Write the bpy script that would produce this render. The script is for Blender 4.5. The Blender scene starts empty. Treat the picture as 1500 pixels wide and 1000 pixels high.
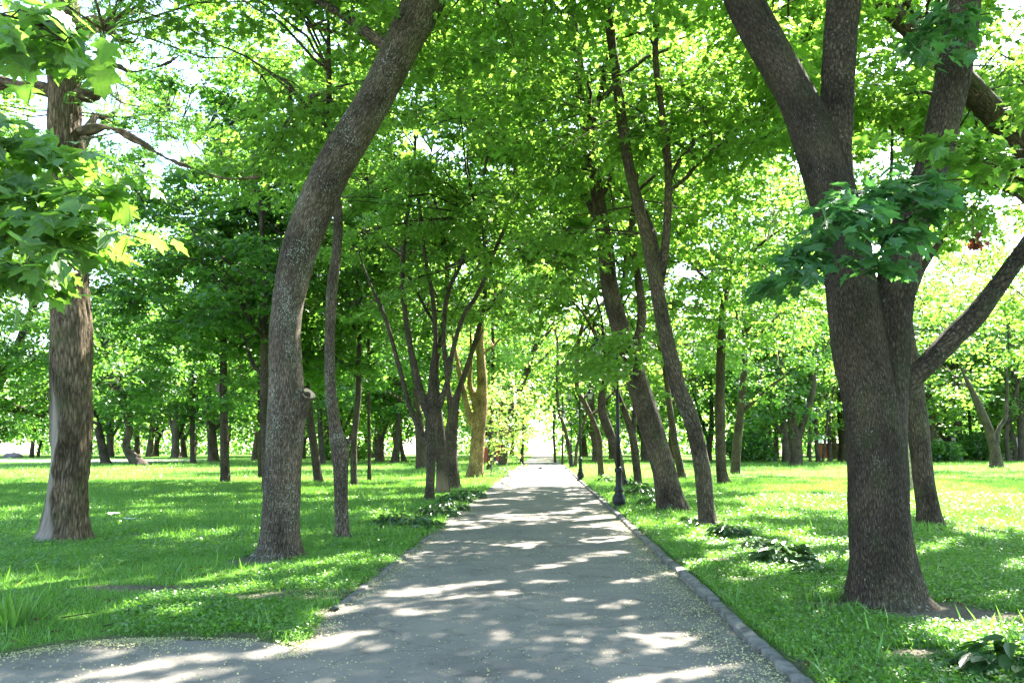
import bpy, math, random
import numpy as np
from mathutils import Vector

SEED = 7
rng = np.random.default_rng(SEED)
random.seed(SEED)
sc = bpy.context.scene
C = sc.collection

# ------------------------------------------------------------------ camera
F = 1200.0                      # focal length in photo pixels (1500 wide)
CAMH = 1.6
PITCH = math.atan(155 / F)
CP, SP = math.cos(PITCH), math.sin(PITCH)


def ray(px, py):
    a, b = (px - 750) / F, (500 - py) / F
    return np.array([a, CP - b * SP, SP + b * CP])


def gpt(px, py, z=0.0):
    d = ray(px, py)
    t = (z - CAMH) / d[2]
    return np.array([0, 0, CAMH]) + d * t


def ppt(px, py, depth):
    d = ray(px, py)
    t = depth / d[1]
    return np.array([0, 0, CAMH]) + d * t


cam = bpy.data.cameras.new('camera')
cam.sensor_width = 36.0
cam.lens = F / 1500 * 36
cam.clip_end = 2000
co = bpy.data.objects.new('camera', cam)
co.location = (0, 0, CAMH)
co.rotation_euler = (math.pi / 2 + PITCH, 0, 0)
C.objects.link(co)
sc.camera = co

# ------------------------------------------------------------------ light
SUN_EL, SUN_AZ = math.radians(48), math.radians(34)      # azimuth from +Y towards +X
sdir = np.array([math.sin(SUN_AZ) * math.cos(SUN_EL), math.cos(SUN_AZ) * math.cos(SUN_EL), math.sin(SUN_EL)])
sl = bpy.data.lights.new('sun', 'SUN')
sl.energy = 5.0
sl.angle = math.radians(0.53)
sl.color = (1.0, 0.95, 0.86)
so = bpy.data.objects.new('sun', sl)
so.rotation_euler = Vector(sdir).to_track_quat('Z', 'Y').to_euler()
C.objects.link(so)
w = bpy.data.worlds.new('World')
sc.world = w
w.use_nodes = True
nt = w.node_tree
sky = nt.nodes.new('ShaderNodeTexSky')
sky.sky_type = 'NISHITA'
sky.sun_disc = False
sky.sun_elevation = SUN_EL
sky.sun_rotation = SUN_AZ
sky.dust_density = 1.0
bg = nt.nodes['Background']
bg.inputs['Strength'].default_value = 0.1
nt.links.new(sky.outputs[0], bg.inputs[0])
sc.view_settings.view_transform = 'Standard'
sc.view_settings.look = 'None'
sc.view_settings.exposure = 3.5
sc.view_settings.gamma = 1
sc.cycles.max_bounces = 8
sc.cycles.diffuse_bounces = 5
sc.cycles.transmission_bounces = 5
sc.cycles.glossy_bounces = 2
sc.cycles.sample_clamp_indirect = 6

# ------------------------------------------------------------------ noise
def _hash(ix, iy, iz, seed):
    h = np.atleast_1d(ix * 374761393 + iy * 668265263 + iz * 2147483647 + seed * 1274126177) & 0xFFFFFFFF
    h = ((h ^ (h >> 13)) * 1274126177) & 0xFFFFFFFF
    h = ((h ^ (h >> 16)) * 2246822519) & 0xFFFFFFFF
    return (((h ^ (h >> 15)) & 0xFFFF) / 65535.0).reshape(np.shape(ix))


def vn3(x, y, z, seed=0):
    x, y, z = np.broadcast_arrays(np.asarray(x, float), np.asarray(y, float), np.asarray(z, float))
    ix, iy, iz = (np.floor(v).astype(np.int64) for v in (x, y, z))
    f = [v - np.floor(v) for v in (x, y, z)]
    u, v, t = (q * q * (3 - 2 * q) for q in f)
    r = 0
    for dx in (0, 1):
        for dy in (0, 1):
            for dz in (0, 1):
                wgt = (u if dx else 1 - u) * (v if dy else 1 - v) * (t if dz else 1 - t)
                r = r + wgt * _hash(ix + dx, iy + dy, iz + dz, seed)
    return r


def vn2(x, y, seed=0):
    return vn3(x, y, 0.5, seed)


# ------------------------------------------------------------------ where the sun gets through the canopy (metres on the ground)
LIT_POLY = [
    [(-4.5, 33), (5.2, 34), (8.5, 40), (9.5, 50), (6.5, 62), (-1, 60), (-5.5, 45)],
    [(5.4, 22), (8.8, 19.2), (9.6, 16.6), (14, 16.2), (27, 17), (28, 28), (14, 28), (8, 26)],
    [(24, 54), (70, 54), (75, 84), (30, 86)],
    [(-40, 84), (-20, 84), (-22, 125), (-70, 125)],
    [(-60, 120), (90, 120), (120, 260), (-90, 260)],
]
LIT_ELL = [  # cx, cy, rx (along), ry, angle
    (-1.85, 6.75, 0.85, 0.2, 48), (-2.75, 6.35, 0.55, 0.15, 45), (1.30, 7.15, 0.32, 0.17, 55), (1.5, 6.2, 0.36, 0.18, 50),
    (0.95, 5.9, 0.3, 0.16, 55), (1.1, 8.6, 0.4, 0.14, 55), (-0.7, 9.7, 0.85, 0.18, 38), (-0.35, 9.1, 0.5, 0.16, 40),
    (3.15, 6.25, 0.28, 0.24, 60), (3.85, 7.25, 0.45, 0.24, 70), (0.45, 7.9, 0.35, 0.13, 50), (0.75, 9.1, .35, .16, 55),
    (1.6, 10.4, 0.55, 0.2, 50), (1.3, 12.6, 0.8, 0.25, 50), (0.3, 13.9, 0.6, 0.2, 50), (1.6, 14.6, 0.8, 0.3, 50), (.4, 11.2, .5, .16, 45),
    (-3.1, 9.0, 0.8, 0.26, 45), (-5.3, 9.6, 0.7, 0.25, 45), (-2.2, 11.4, 0.8, 0.3, 45), (-1.7, 8.2, 0.4, 0.12, 50),
    (2.6, 9.6, 0.3, 0.2, 50), (3.3, 10.6, 0.6, 0.28, 50), (5.2, 8.6, 0.6, 0.28, 40), (4.4, 11.6, .7, .3, 45),
    (-3.6, 26, 3, 0.8, 30), (-6.5, 33, 4, 1.1, 25), (-9, 28, 3, 0.7, 25), (-8, 20, 2.2, .6, 35), (-5.5, 15.5, 1.4, .4, 40),
]


for q in [(40, 385, 4.6), (20, 430, 5.3), (205, 350, 4.8), (60, 60, 3.0), (15, 75, 3.2), (0, 395, 4.7)]:
    p_ = ppt(*q)
    LIT_ELL.append((p_[0] - sdir[0] / sdir[2] * p_[2], p_[1] - sdir[1] / sdir[2] * p_[2], .42, .34, 30))


def inside(poly, x, y):
    r = np.zeros(x.shape, bool)
    n = len(poly)
    for i in range(n):
        (x1, y1), (x2, y2) = poly[i], poly[(i + 1) % n]
        c = ((y1 > y) != (y2 > y)) & (x < (x2 - x1) * (y - y1) / (y2 - y1 + 1e-9) + x1)
        r ^= c
    return r


def sun_open(p):
    """True where a leaf at p would shade a spot of ground that the sun reaches."""
    gx = p[:, 0] - sdir[0] / sdir[2] * p[:, 2]
    gy = p[:, 1] - sdir[1] / sdir[2] * p[:, 2]
    wob = 1.0
    wx = gx + wob * (vn2(gx * .7, gy * .7, 11) - .5) * 2
    wy = gy + wob * (vn2(gx * .7, gy * .7, 12) - .5) * 2
    m = np.zeros(len(p), bool)
    for poly in LIT_POLY:
        m |= inside(poly, wx, wy)
    ex = gx + .3 * (vn2(gx * 2.6, gy * 2.6, 13) - .5) + .16 * (vn2(gx * 7, gy * 7, 15) - .5)
    ey = gy + .3 * (vn2(gx * 2.6, gy * 2.6, 14) - .5) + .16 * (vn2(gx * 7, gy * 7, 16) - .5)
    patchy = vn2(gx * 4.5, gy * 4.5, 17) > .3
    for cx, cy, rx, ry, a in LIT_ELL:
        a = math.radians(a)
        dx, dy = ex - cx, ey - cy
        u, v = dx * math.cos(a) + dy * math.sin(a), -dx * math.sin(a) + dy * math.cos(a)
        m |= ((u / rx) ** 2 + (v / ry) ** 2 < 1.1) & patchy
    # dapples, stretched along the sun's direction
    c, s = math.sin(SUN_AZ), math.cos(SUN_AZ)
    u, v = gx * c + gy * s, -gx * s + gy * c
    n = .5 * vn2(u * .8, v * 1.7, 3) + .32 * vn2(u * 2.1, v * 3.6, 4) + .18 * vn2(u * 5, v * 7, 8)
    big = vn2(gx * .22, gy * .22, 5)
    thr = 0.645 - .12 * big
    thr = np.where(gy > 18, thr - .05, thr)
    thr = np.where((gy < 14) & (gx > -2.2) & (gx < 2.0), thr + .06, thr)
    thr = np.where((gx < -3.5) & (gy > 8), thr + .05, thr)
    m |= n > thr
    return m


# ------------------------------------------------------------------ materials
def mat(name):
    m = bpy.data.materials.new(name)
    m.use_nodes = True
    n = m.node_tree
    n.nodes.clear()
    out = n.nodes.new('ShaderNodeOutputMaterial')
    return m, n, out


def N(n, t, **k):
    o = n.nodes.new(t)
    for a, v in k.items():
        if a.startswith('i_'):
            key = a[2:]
            key = int(key) if key.isdigit() else key.replace('_', ' ')
            o.inputs[key].default_value = v
        else:
            setattr(o, a, v)
    return o


def ramp(n, src, stops):
    r = n.nodes.new('ShaderNodeValToRGB')
    el = r.color_ramp.elements
    while len(el) < len(stops):
        el.new(0.5)
    for e, (p, c) in zip(el, stops):
        e.position = p
        e.color = (*c, 1) if len(c) == 3 else c
    n.links.new(src, r.inputs[0])
    return r.outputs[0]


def leaf_mat(name, refl, trans, rough=0.42, mixf=0.55, var=0.35, spec=0.5, veins=False):
    m, n, out = mat(name)
    L = n.links.new
    geo = N(n, 'ShaderNodeNewGeometry')
    oi = N(n, 'ShaderNodeObjectInfo')
    ad = N(n, 'ShaderNodeMath', operation='MULTIPLY_ADD')
    ad.inputs[1].default_value = .75
    L(geo.outputs['Random Per Island'], ad.inputs[0])
    m2 = N(n, 'ShaderNodeMath', operation='MULTIPLY')
    m2.inputs[1].default_value = .25
    L(oi.outputs['Random'], m2.inputs[0])
    L(m2.outputs[0], ad.inputs[2])

    def v(c):
        lo = tuple(x * (1 - var) for x in c)
        hi = tuple(min(1, x * (1 + var) + (0.012 if i == 0 else 0)) for i, x in enumerate(c))
        return ramp(n, ad.outputs[0], [(0, lo), (.5, c), (1, hi)])
    def veined(c, k):
        if not veins:
            return c
        at = N(n, 'ShaderNodeAttribute', attribute_name='bark')
        sx = N(n, 'ShaderNodeSeparateXYZ')
        L(at.outputs['Vector'], sx.inputs[0])
        ax = N(n, 'ShaderNodeMath', operation='ABSOLUTE')
        L(sx.outputs[0], ax.inputs[0])
        dist = None
        for a_ in (0, .62, 1.2):                              # three pairs of main veins from the stalk
            u_ = N(n, 'ShaderNodeMath', operation='MULTIPLY', i_1=math.cos(a_))
            L(ax.outputs[0], u_.inputs[0])
            w_ = N(n, 'ShaderNodeMath', operation='MULTIPLY_ADD', i_1=-math.sin(a_))
            L(sx.outputs[1], w_.inputs[0])
            L(u_.outputs[0], w_.inputs[2])
            b_ = N(n, 'ShaderNodeMath', operation='ABSOLUTE')
            L(w_.outputs[0], b_.inputs[0])
            if dist is None:
                dist = b_.outputs[0]
            else:
                q_ = N(n, 'ShaderNodeMath', operation='MINIMUM')
                L(dist, q_.inputs[0])
                L(b_.outputs[0], q_.inputs[1])
                dist = q_.outputs[0]
        bl = N(n, 'ShaderNodeTexNoise', i_Scale=9.0, i_Detail=4.0)
        L(at.outputs['Vector'], bl.inputs['Vector'])
        mu_ = N(n, 'ShaderNodeMixRGB', blend_type='MULTIPLY')
        mu_.inputs[0].default_value = 1
        L(c, mu_.inputs[1])
        L(ramp(n, bl.outputs['Fac'], [(.3, (.8, .82, .8)), (.7, (1.15, 1.12, 1.1))]), mu_.inputs[2])
        m_ = N(n, 'ShaderNodeMixRGB')
        L(ramp(n, dist, [(.008, (k, k, k)), (.03, (0, 0, 0))]), m_.inputs[0])
        L(mu_.outputs[0], m_.inputs[1])
        m_.inputs[2].default_value = (.16, .24, .08, 1)
        return m_.outputs[0]
    d = N(n, 'ShaderNodeBsdfPrincipled', i_Roughness=rough)
    d.inputs['Specular IOR Level'].default_value = spec
    L(veined(v(refl), .7), d.inputs['Base Color'])
    t = N(n, 'ShaderNodeBsdfTranslucent')
    L(veined(v(trans), .45), t.inputs['Color'])
    mx = N(n, 'ShaderNodeMixShader')
    mx.inputs[0].default_value = mixf
    L(d.outputs[0], mx.inputs[1])
    L(t.outputs[0], mx.inputs[2])
    L(mx.outputs[0], out.inputs[0])
    return m


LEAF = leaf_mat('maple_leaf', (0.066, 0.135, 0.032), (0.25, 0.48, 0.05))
LEAF_D = leaf_mat('dark_leaf', (0.048, 0.112, 0.028), (0.15, 0.35, 0.035))  # darker copy that puts shade into the background foliage
LEAF_S = leaf_mat('shade_toned_spray_leaf', (0.032, 0.1, 0.042), (0.09, 0.28, 0.05), mixf=.48, veins=True)  # shade and reflected sky are put into this leaf colour
LEAF_W = leaf_mat('lit_toned_spray_leaf', (0.052, 0.125, 0.03), (0.23, 0.48, 0.045), mixf=.5, veins=True)  # lighter copy for sprays meant to look sunlit
LEAF_Y = leaf_mat('young_leaf', (0.10, 0.17, 0.04), (0.3, 0.46, 0.07))
LEAF_L = leaf_mat('locust_leaf', (0.06, 0.14, 0.04), (0.18, 0.38, 0.05))
LEAF_P = leaf_mat('plant_leaf', (0.035, 0.085, 0.025), (0.08, 0.2, 0.02), rough=.3, mixf=.3, spec=.6)
LEAF_B = leaf_mat('dead_leaf', (0.10, 0.04, 0.022), (0.12, 0.035, 0.015), rough=.6)
GRASS = leaf_mat('grass_blade', (0.07, 0.172, 0.024), (0.185, 0.42, 0.035), rough=.4, mixf=.45, var=.45, spec=.7)
PETAL = leaf_mat('blossom', (0.45, 0.44, 0.22), (0.4, 0.4, 0.15), rough=.7, mixf=.25, var=.2, spec=.2)


def bark_mat(name, dark, light, lichen=0.0, scale=1.0, moss=0.0, bump=.7, scar=None, zs_=2.6):
    m, n, out = mat(name)
    L = n.links.new
    at = N(n, 'ShaderNodeAttribute', attribute_name='bark')
    mp = N(n, 'ShaderNodeMapping')
    mp.inputs['Scale'].default_value = (9 * scale, 9 * scale, zs_ * scale)
    L(at.outputs['Vector'], mp.inputs[0])
    nz = N(n, 'ShaderNodeTexNoise', i_Scale=3.4, i_Detail=9.0, i_Roughness=.72)
    L(mp.outputs[0], nz.inputs['Vector'])
    vo = N(n, 'ShaderNodeTexVoronoi', feature='DISTANCE_TO_EDGE', i_Scale=2.6)
    mpw = N(n, 'ShaderNodeMixRGB', blend_type='ADD')
    mpw.inputs[0].default_value = .5
    L(mp.outputs[0], mpw.inputs[1])
    L(nz.outputs['Color'], mpw.inputs[2])
    L(mpw.outputs[0], vo.inputs['Vector'])
    md = N(n, 'ShaderNodeMath', operation='MULTIPLY_ADD', i_1=.9, i_2=0.0)
    L(vo.outputs[0], md.inputs[0])
    add = N(n, 'ShaderNodeMath', operation='ADD')
    L(md.outputs[0], add.inputs[0])
    L(nz.outputs['Fac'], add.inputs[1])
    col = ramp(n, add.outputs[0], [(.38, tuple(c * .3 for c in dark)), (.56, dark), (.8, light), (1.0, tuple(c * 1.5 for c in light))])
    big = N(n, 'ShaderNodeTexNoise', i_Scale=1.6, i_Detail=4.0)
    L(at.outputs['Vector'], big.inputs['Vector'])
    mb = N(n, 'ShaderNodeMixRGB', blend_type='MULTIPLY')
    mb.inputs[0].default_value = 1
    L(col, mb.inputs[1])
    L(ramp(n, big.outputs['Fac'], [(.3, (.45, .45, .42)), (.5, (.95, .95, .93)), (.7, (1.4, 1.35, 1.28))]), mb.inputs[2])
    cur = mb.outputs[0]
    if moss:
        mo = N(n, 'ShaderNodeTexNoise', i_Scale=2.3, i_Detail=5.0)
        L(at.outputs['Vector'], mo.inputs['Vector'])
        mm = N(n, 'ShaderNodeMixRGB')
        L(ramp(n, mo.outputs['Fac'], [(.5, (0, 0, 0)), (.75, (moss,) * 3)]), mm.inputs[0])
        L(cur, mm.inputs[1])
        mm.inputs[2].default_value = (.06, .085, .02, 1)
        cur = mm.outputs[0]
    if lichen:
        li = N(n, 'ShaderNodeTexNoise', i_Scale=38.0, i_Detail=5.0, i_Roughness=.62)
        L(at.outputs['Vector'], li.inputs['Vector'])
        l2 = N(n, 'ShaderNodeTexNoise', i_Scale=2.2, i_Detail=3.0)
        L(at.outputs['Vector'], l2.inputs['Vector'])
        mu = N(n, 'ShaderNodeMath', operation='MULTIPLY_ADD', i_1=.35)
        L(l2.outputs['Fac'], mu.inputs[0])
        L(li.outputs['Fac'], mu.inputs[2])
        ml = N(n, 'ShaderNodeMixRGB')
        L(ramp(n, mu.outputs[0], [(.83 - lichen * .1, (0, 0, 0)), (.90 - lichen * .1, (1, 1, 1))]), ml.inputs[0])
        L(cur, ml.inputs[1])
        ml.inputs[2].default_value = (.26, .27, .23, 1)
        cur = ml.outputs[0]
    if scar:
        sa = N(n, 'ShaderNodeAttribute', attribute_name='scar')
        ms = N(n, 'ShaderNodeMixRGB')
        L(sa.outputs['Fac'], ms.inputs[0])
        L(cur, ms.inputs[1])
        gr = N(n, 'ShaderNodeTexNoise', i_Scale=2.0, i_Detail=6.0)
        mg = N(n, 'ShaderNodeMapping')
        mg.inputs['Scale'].default_value = (22, 22, 1.2)
        L(at.outputs['Vector'], mg.inputs[0])
        L(mg.outputs[0], gr.inputs['Vector'])
        L(ramp(n, gr.outputs['Fac'], [(.3, tuple(c * .55 for c in scar)), (.65, scar)]), ms.inputs[2])
        cur = ms.outputs[0]
    b = N(n, 'ShaderNodeBump', i_Strength=bump, i_Distance=.045)
    L(add.outputs[0], b.inputs['Height'])
    p = N(n, 'ShaderNodeBsdfPrincipled', i_Roughness=.92)
    p.inputs['Specular IOR Level'].default_value = .15
    L(cur, p.inputs['Base Color'])
    L(b.outputs[0], p.inputs['Normal'])
    L(p.outputs[0], out.inputs[0])
    return m


BARK = bark_mat('grey_brown_bark', (.05, .037, .026), (.11, .085, .06), lichen=.05, moss=.35)
BARK_S = bark_mat('speckled_bark', (.054, .041, .029), (.13, .102, .074), lichen=.62, moss=.25, scale=1.2)
BARK_BIG = bark_mat('fine_ridged_bark', (.046, .034, .023), (.104, .08, .056), lichen=.06, moss=.3, scale=1.6, bump=1.0, zs_=3.2)
BARK_LOC = bark_mat('furrowed_bark', (.085, .062, .038), (.19, .145, .095), scale=.8, moss=.4, bump=1.0, scar=(.30, .25, .20), zs_=2.0)
BARK_G = bark_mat('sunlit_tan_bark', (.18, .12, .058), (.37, .27, .135), scale=.8, moss=.3)  # the trunk's golden sunlit look is put into the bark colour
BARK_DS = bark_mat('dark_bark_with_bare_patch', (.035, .027, .02), (.075, .06, .044), moss=.3, scar=(.2, .15, .09))
BARK_PALE = bark_mat('barkless_pale_wood', (.26, .22, .13), (.48, .42, .27), scale=.8, bump=.4)
BARK_D = bark_mat('dark_bark', (.042, .033, .025), (.09, .072, .054), moss=.3)


def simple(name, col, rough=.6, metal=0.0, noise=0.25, nscale=20.0, bump=0.2, spec=.4):
    m, n, out = mat(name)
    L = n.links.new
    tc = N(n, 'ShaderNodeTexCoord')
    nz = N(n, 'ShaderNodeTexNoise', i_Scale=nscale, i_Detail=6.0)
    L(tc.outputs['Object'], nz.inputs['Vector'])
    p = N(n, 'ShaderNodeBsdfPrincipled', i_Roughness=rough, i_Metallic=metal)
    p.inputs['Specular IOR Level'].default_value = spec
    L(ramp(n, nz.outputs['Fac'], [(.3, tuple(c * (1 - noise) for c in col)), (.7, tuple(c * (1 + noise) for c in col))]), p.inputs['Base Color'])
    if bump:
        b = N(n, 'ShaderNodeBump', i_Strength=bump, i_Distance=.01)
        L(nz.outputs['Fac'], b.inputs['Height'])
        L(b.outputs[0], p.inputs['Normal'])
    L(p.outputs[0], out.inputs[0])
    return m


IRON = simple('black_painted_iron', (.010, .011, .011), .5, 0.0, .3, 30, .1, .25)
MILK = simple('milky_lamp_glass', (.5, .5, .47), .35, 0, .04, 5, 0)
CUTWOOD = simple('cut_wood', (.42, .30, .19), .85, 0, .25, 25, .3)
KERBM = simple('weathered_kerb_concrete', (.12, .113, .1), .95, 0, .55, 7, .5, .2)
PAPER = simple('white_paper', (.8, .8, .8), .8, 0, .05, 9, .1)
REDP = simple('brick_red_paint', (.34, .07, .035), .7, 0, .15, 3, .1)
ROOFM = simple('dark_roof_sheet', (.06, .06, .065), .7, 0, .2, 4, .1)
WHITEP = simple('white_painted_board', (.7, .71, .74), .7, 0, .08, 3, .1)
BLUEP = simple('grey_blue_panel', (.2, .28, .36), .6, 0, .12, 3, .1)
BENCHW = simple('reddish_bench_wood', (.32, .13, .08), .6, 0, .2, 8, .1)
ROCKM = simple('dark_stone', (.1, .085, .08), .95, 0, .4, 2, .6)
FEATHER = simple('dark_feather', (.035, .033, .035), .7, 0, .3, 40, .1)
SKINM = simple('skin', (.4, .24, .17), .6, 0, .05, 5, 0)
CLOTH_D = simple('dark_cloth', (.03, .032, .045), .9, 0, .2, 12, .1)
HAIRM = simple('dark_hair', (.02, .014, .01), .7, 0, .2, 40, .1)
NESTM = simple('weathered_box_board', (.16, .13, .11), .9, 0, .25, 12, .2)


def asphalt(name, base, blossom=True):
    m, n, out = mat(name)
    L = n.links.new
    tc = N(n, 'ShaderNodeTexCoord')
    P = tc.outputs['Object']
    fine = N(n, 'ShaderNodeTexNoise', i_Scale=140.0, i_Detail=4.0, i_Roughness=.75)
    big = N(n, 'ShaderNodeTexNoise', i_Scale=.9, i_Detail=6.0, i_Roughness=.6)
    vo = N(n, 'ShaderNodeTexVoronoi', i_Scale=170.0)
    for q in (fine, big, vo):
        L(P, q.inputs['Vector'])
    c1 = ramp(n, fine.outputs['Fac'], [(.3, tuple(c * .6 for c in base)), (.55, base), (.8, tuple(c * 1.6 for c in base))])
    mu = N(n, 'ShaderNodeMixRGB', blend_type='MULTIPLY')
    mu.inputs[0].default_value = 1
    L(c1, mu.inputs[1])
    L(ramp(n, big.outputs['Fac'], [(.25, (.66, .66, .67)), (.5, (1, 1, .99)), (.75, (1.32, 1.27, 1.2))]), mu.inputs[2])
    st = N(n, 'ShaderNodeTexNoise', i_Scale=3.2, i_Detail=8.0, i_Roughness=.7)
    L(P, st.inputs['Vector'])
    m4 = N(n, 'ShaderNodeMixRGB', blend_type='MULTIPLY')
    m4.inputs[0].default_value = 1
    L(mu.outputs[0], m4.inputs[1])
    L(ramp(n, st.outputs['Fac'], [(.36, (.72, .71, .7)), (.46, (1, 1, 1)), (.6, (1, 1, 1)), (.7, (1.18, 1.15, 1.1))]), m4.inputs[2])
    mu = m4
    # cracks
    wz = N(n, 'ShaderNodeTexNoise', i_Scale=1.5, i_Detail=5.0)
    L(P, wz.inputs['Vector'])
    mw = N(n, 'ShaderNodeMixRGB', blend_type='ADD')
    mw.inputs[0].default_value = .9
    L(P, mw.inputs[1])
    L(wz.outputs['Color'], mw.inputs[2])
    ck = N(n, 'ShaderNodeTexVoronoi', feature='DISTANCE_TO_EDGE', i_Scale=.42)
    L(mw.outputs[0], ck.inputs['Vector'])
    mk = N(n, 'ShaderNodeMixRGB', blend_type='MULTIPLY')
    mk.inputs[0].default_value = .6
    L(mu.outputs[0], mk.inputs[1])
    L(ramp(n, ck.outputs[0], [(0.0, (.3, .3, .3)), (.006, (1, 1, 1))]), mk.inputs[2])
    p = N(n, 'ShaderNodeBsdfPrincipled', i_Roughness=.88)
    p.inputs['Specular IOR Level'].default_value = .25
    L(mk.outputs[0], p.inputs['Base Color'])
    b = N(n, 'ShaderNodeBump', i_Strength=.55, i_Distance=.006)
    L(vo.outputs['Distance'], b.inputs['Height'])
    L(b.outputs[0], p.inputs['Normal'])
    L(p.outputs[0], out.inputs[0])
    return m


ASPH = asphalt('worn_asphalt', (.166, .149, .127))
ASPH2 = asphalt('worn_asphalt_side', (.174, .157, .134))


def lawn_mat():
    m, n, out = mat('lawn_soil')
    L = n.links.new
    tc = N(n, 'ShaderNodeTexCoord')
    at = N(n, 'ShaderNodeAttribute', attribute_name='turf')
    a = N(n, 'ShaderNodeTexNoise', i_Scale=30.0, i_Detail=6.0, i_Roughness=.7)
    b = N(n, 'ShaderNodeTexNoise', i_Scale=.6, i_Detail=5.0)
    for q in (a, b):
        L(tc.outputs['Object'], q.inputs['Vector'])
    g = ramp(n, a.outputs['Fac'], [(.3, (.03, .07, .01)), (.55, (.065, .15, .018)), (.75, (.12, .21, .03))])
    gm = N(n, 'ShaderNodeMixRGB', blend_type='MULTIPLY')
    gm.inputs[0].default_value = 1
    L(g, gm.inputs[1])
    L(ramp(n, b.outputs['Fac'], [(.3, (.75, .85, .8)), (.7, (1.25, 1.15, 1.0))]), gm.inputs[2])
    d = ramp(n, a.outputs['Fac'], [(.3, (.05, .042, .03)), (.6, (.12, .10, .075)), (.8, (.2, .17, .13))])
    mx = N(n, 'ShaderNodeMixRGB')
    L(at.outputs['Fac'], mx.inputs[0])
    L(d, mx.inputs[1])
    L(gm.outputs[0], mx.inputs[2])
    p = N(n, 'ShaderNodeBsdfPrincipled', i_Roughness=.95)
    p.inputs['Specular IOR Level'].default_value = .1
    L(mx.outputs[0], p.inputs['Base Color'])
    bp = N(n, 'ShaderNodeBump', i_Strength=.8, i_Distance=.04)
    L(a.outputs['Fac'], bp.inputs['Height'])
    L(bp.outputs[0], p.inputs['Normal'])
    L(p.outputs[0], out.inputs[0])
    return m


# ------------------------------------------------------------------ mesh helpers
class MB:
    """Collects pieces (vertices, faces given as arrays of one face size) and links them as one mesh object."""
    def __init__(s):
        s.v, s.f, s.b, s.s, s.n = [], [], [], [], 0

    def add(s, v, faces, bark=None, scar=None):
        v = np.asarray(v, float).reshape(-1, 3)
        s.v.append(v)
        for f in (faces if isinstance(faces, list) else [faces]):
            s.f.append(np.asarray(f, np.int64) + s.n)
        s.b.append(bark if bark is not None else v)
        s.s.append(scar if scar is not None else np.zeros(len(v)))
        s.n += len(v)

    def mesh(s, name, bark=False, scar=False):
        me = bpy.data.meshes.new(name)
        if not s.n:
            return me
        v = np.concatenate(s.v)
        me.vertices.add(len(v))
        me.vertices.foreach_set('co', v.ravel())
        nl = sum(f.size for f in s.f)
        me.loops.add(nl)
        me.loops.foreach_set('vertex_index', np.concatenate([f.ravel() for f in s.f]))
        tot = np.concatenate([np.full(len(f), f.shape[1]) for f in s.f])
        me.polygons.add(len(tot))
        me.polygons.foreach_set('loop_start', np.concatenate([[0], np.cumsum(tot)[:-1]]))
        me.polygons.foreach_set('loop_total', tot)
        me.update(calc_edges=True)
        if bark:
            a = me.attributes.new('bark', 'FLOAT_VECTOR', 'POINT')
            a.data.foreach_set('vector', np.concatenate(s.b).ravel())
        if scar:
            a = me.attributes.new('scar', 'FLOAT', 'POINT')
            a.data.foreach_set('value', np.concatenate(s.s))
        return me

    def build(s, name, m, parent=None, base=None, smooth=True, bark=False, scar=False):
        if base is not None:
            s.v = [v - base for v in s.v]
        me = s.mesh(name, bark, scar)
        return link(name, me, m, parent, smooth)


def link(name, me, m, parent=None, smooth=True):
    o = bpy.data.objects.new(name, me)
    for q in (m if isinstance(m, (list, tuple)) else [m]):
        me.materials.append(q)
    me.polygons.foreach_set('use_smooth', np.full(len(me.polygons), smooth))
    C.objects.link(o)
    o.parent = parent
    return o


def tag(o, label=None, cat=None, group=None, kind=None):
    for k, v in (('label', label), ('category', cat), ('group', group), ('kind', kind)):
        if v:
            o[k] = v
    return o


def thing(name, loc, label, cat, group=None, rz=0):
    o = bpy.data.objects.new(name, None)
    o.empty_display_size = .2
    o.location = loc
    o.rotation_euler = (0, 0, rz)
    C.objects.link(o)
    return tag(o, label, cat, group)


def smooth_path(p, r, n):
    """Catmull-Rom resampling of a polyline with radii."""
    p, r = np.asarray(p, float), np.asarray(r, float)
    q = np.column_stack([p, r])
    q = np.vstack([2 * q[0] - q[1], q, 2 * q[-1] - q[-2]])
    k = len(p) - 1
    seg = np.linalg.norm(np.diff(p, axis=0), axis=1)
    cum = np.concatenate([[0], np.cumsum(seg)])
    s = np.linspace(0, cum[-1], n)
    i = np.clip(np.searchsorted(cum, s, 'right') - 1, 0, k - 1)
    t = ((s - cum[i]) / np.maximum(seg[i], 1e-9))[:, None]
    a, b, c, d = q[i], q[i + 1], q[i + 2], q[i + 3]
    o = .5 * (2 * b + (c - a) * t + (2 * a - 5 * b + 4 * c - d) * t ** 2 + (3 * b - a - 3 * c + d) * t ** 3)
    return o[:, :3], np.maximum(o[:, 3], .004)


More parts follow.
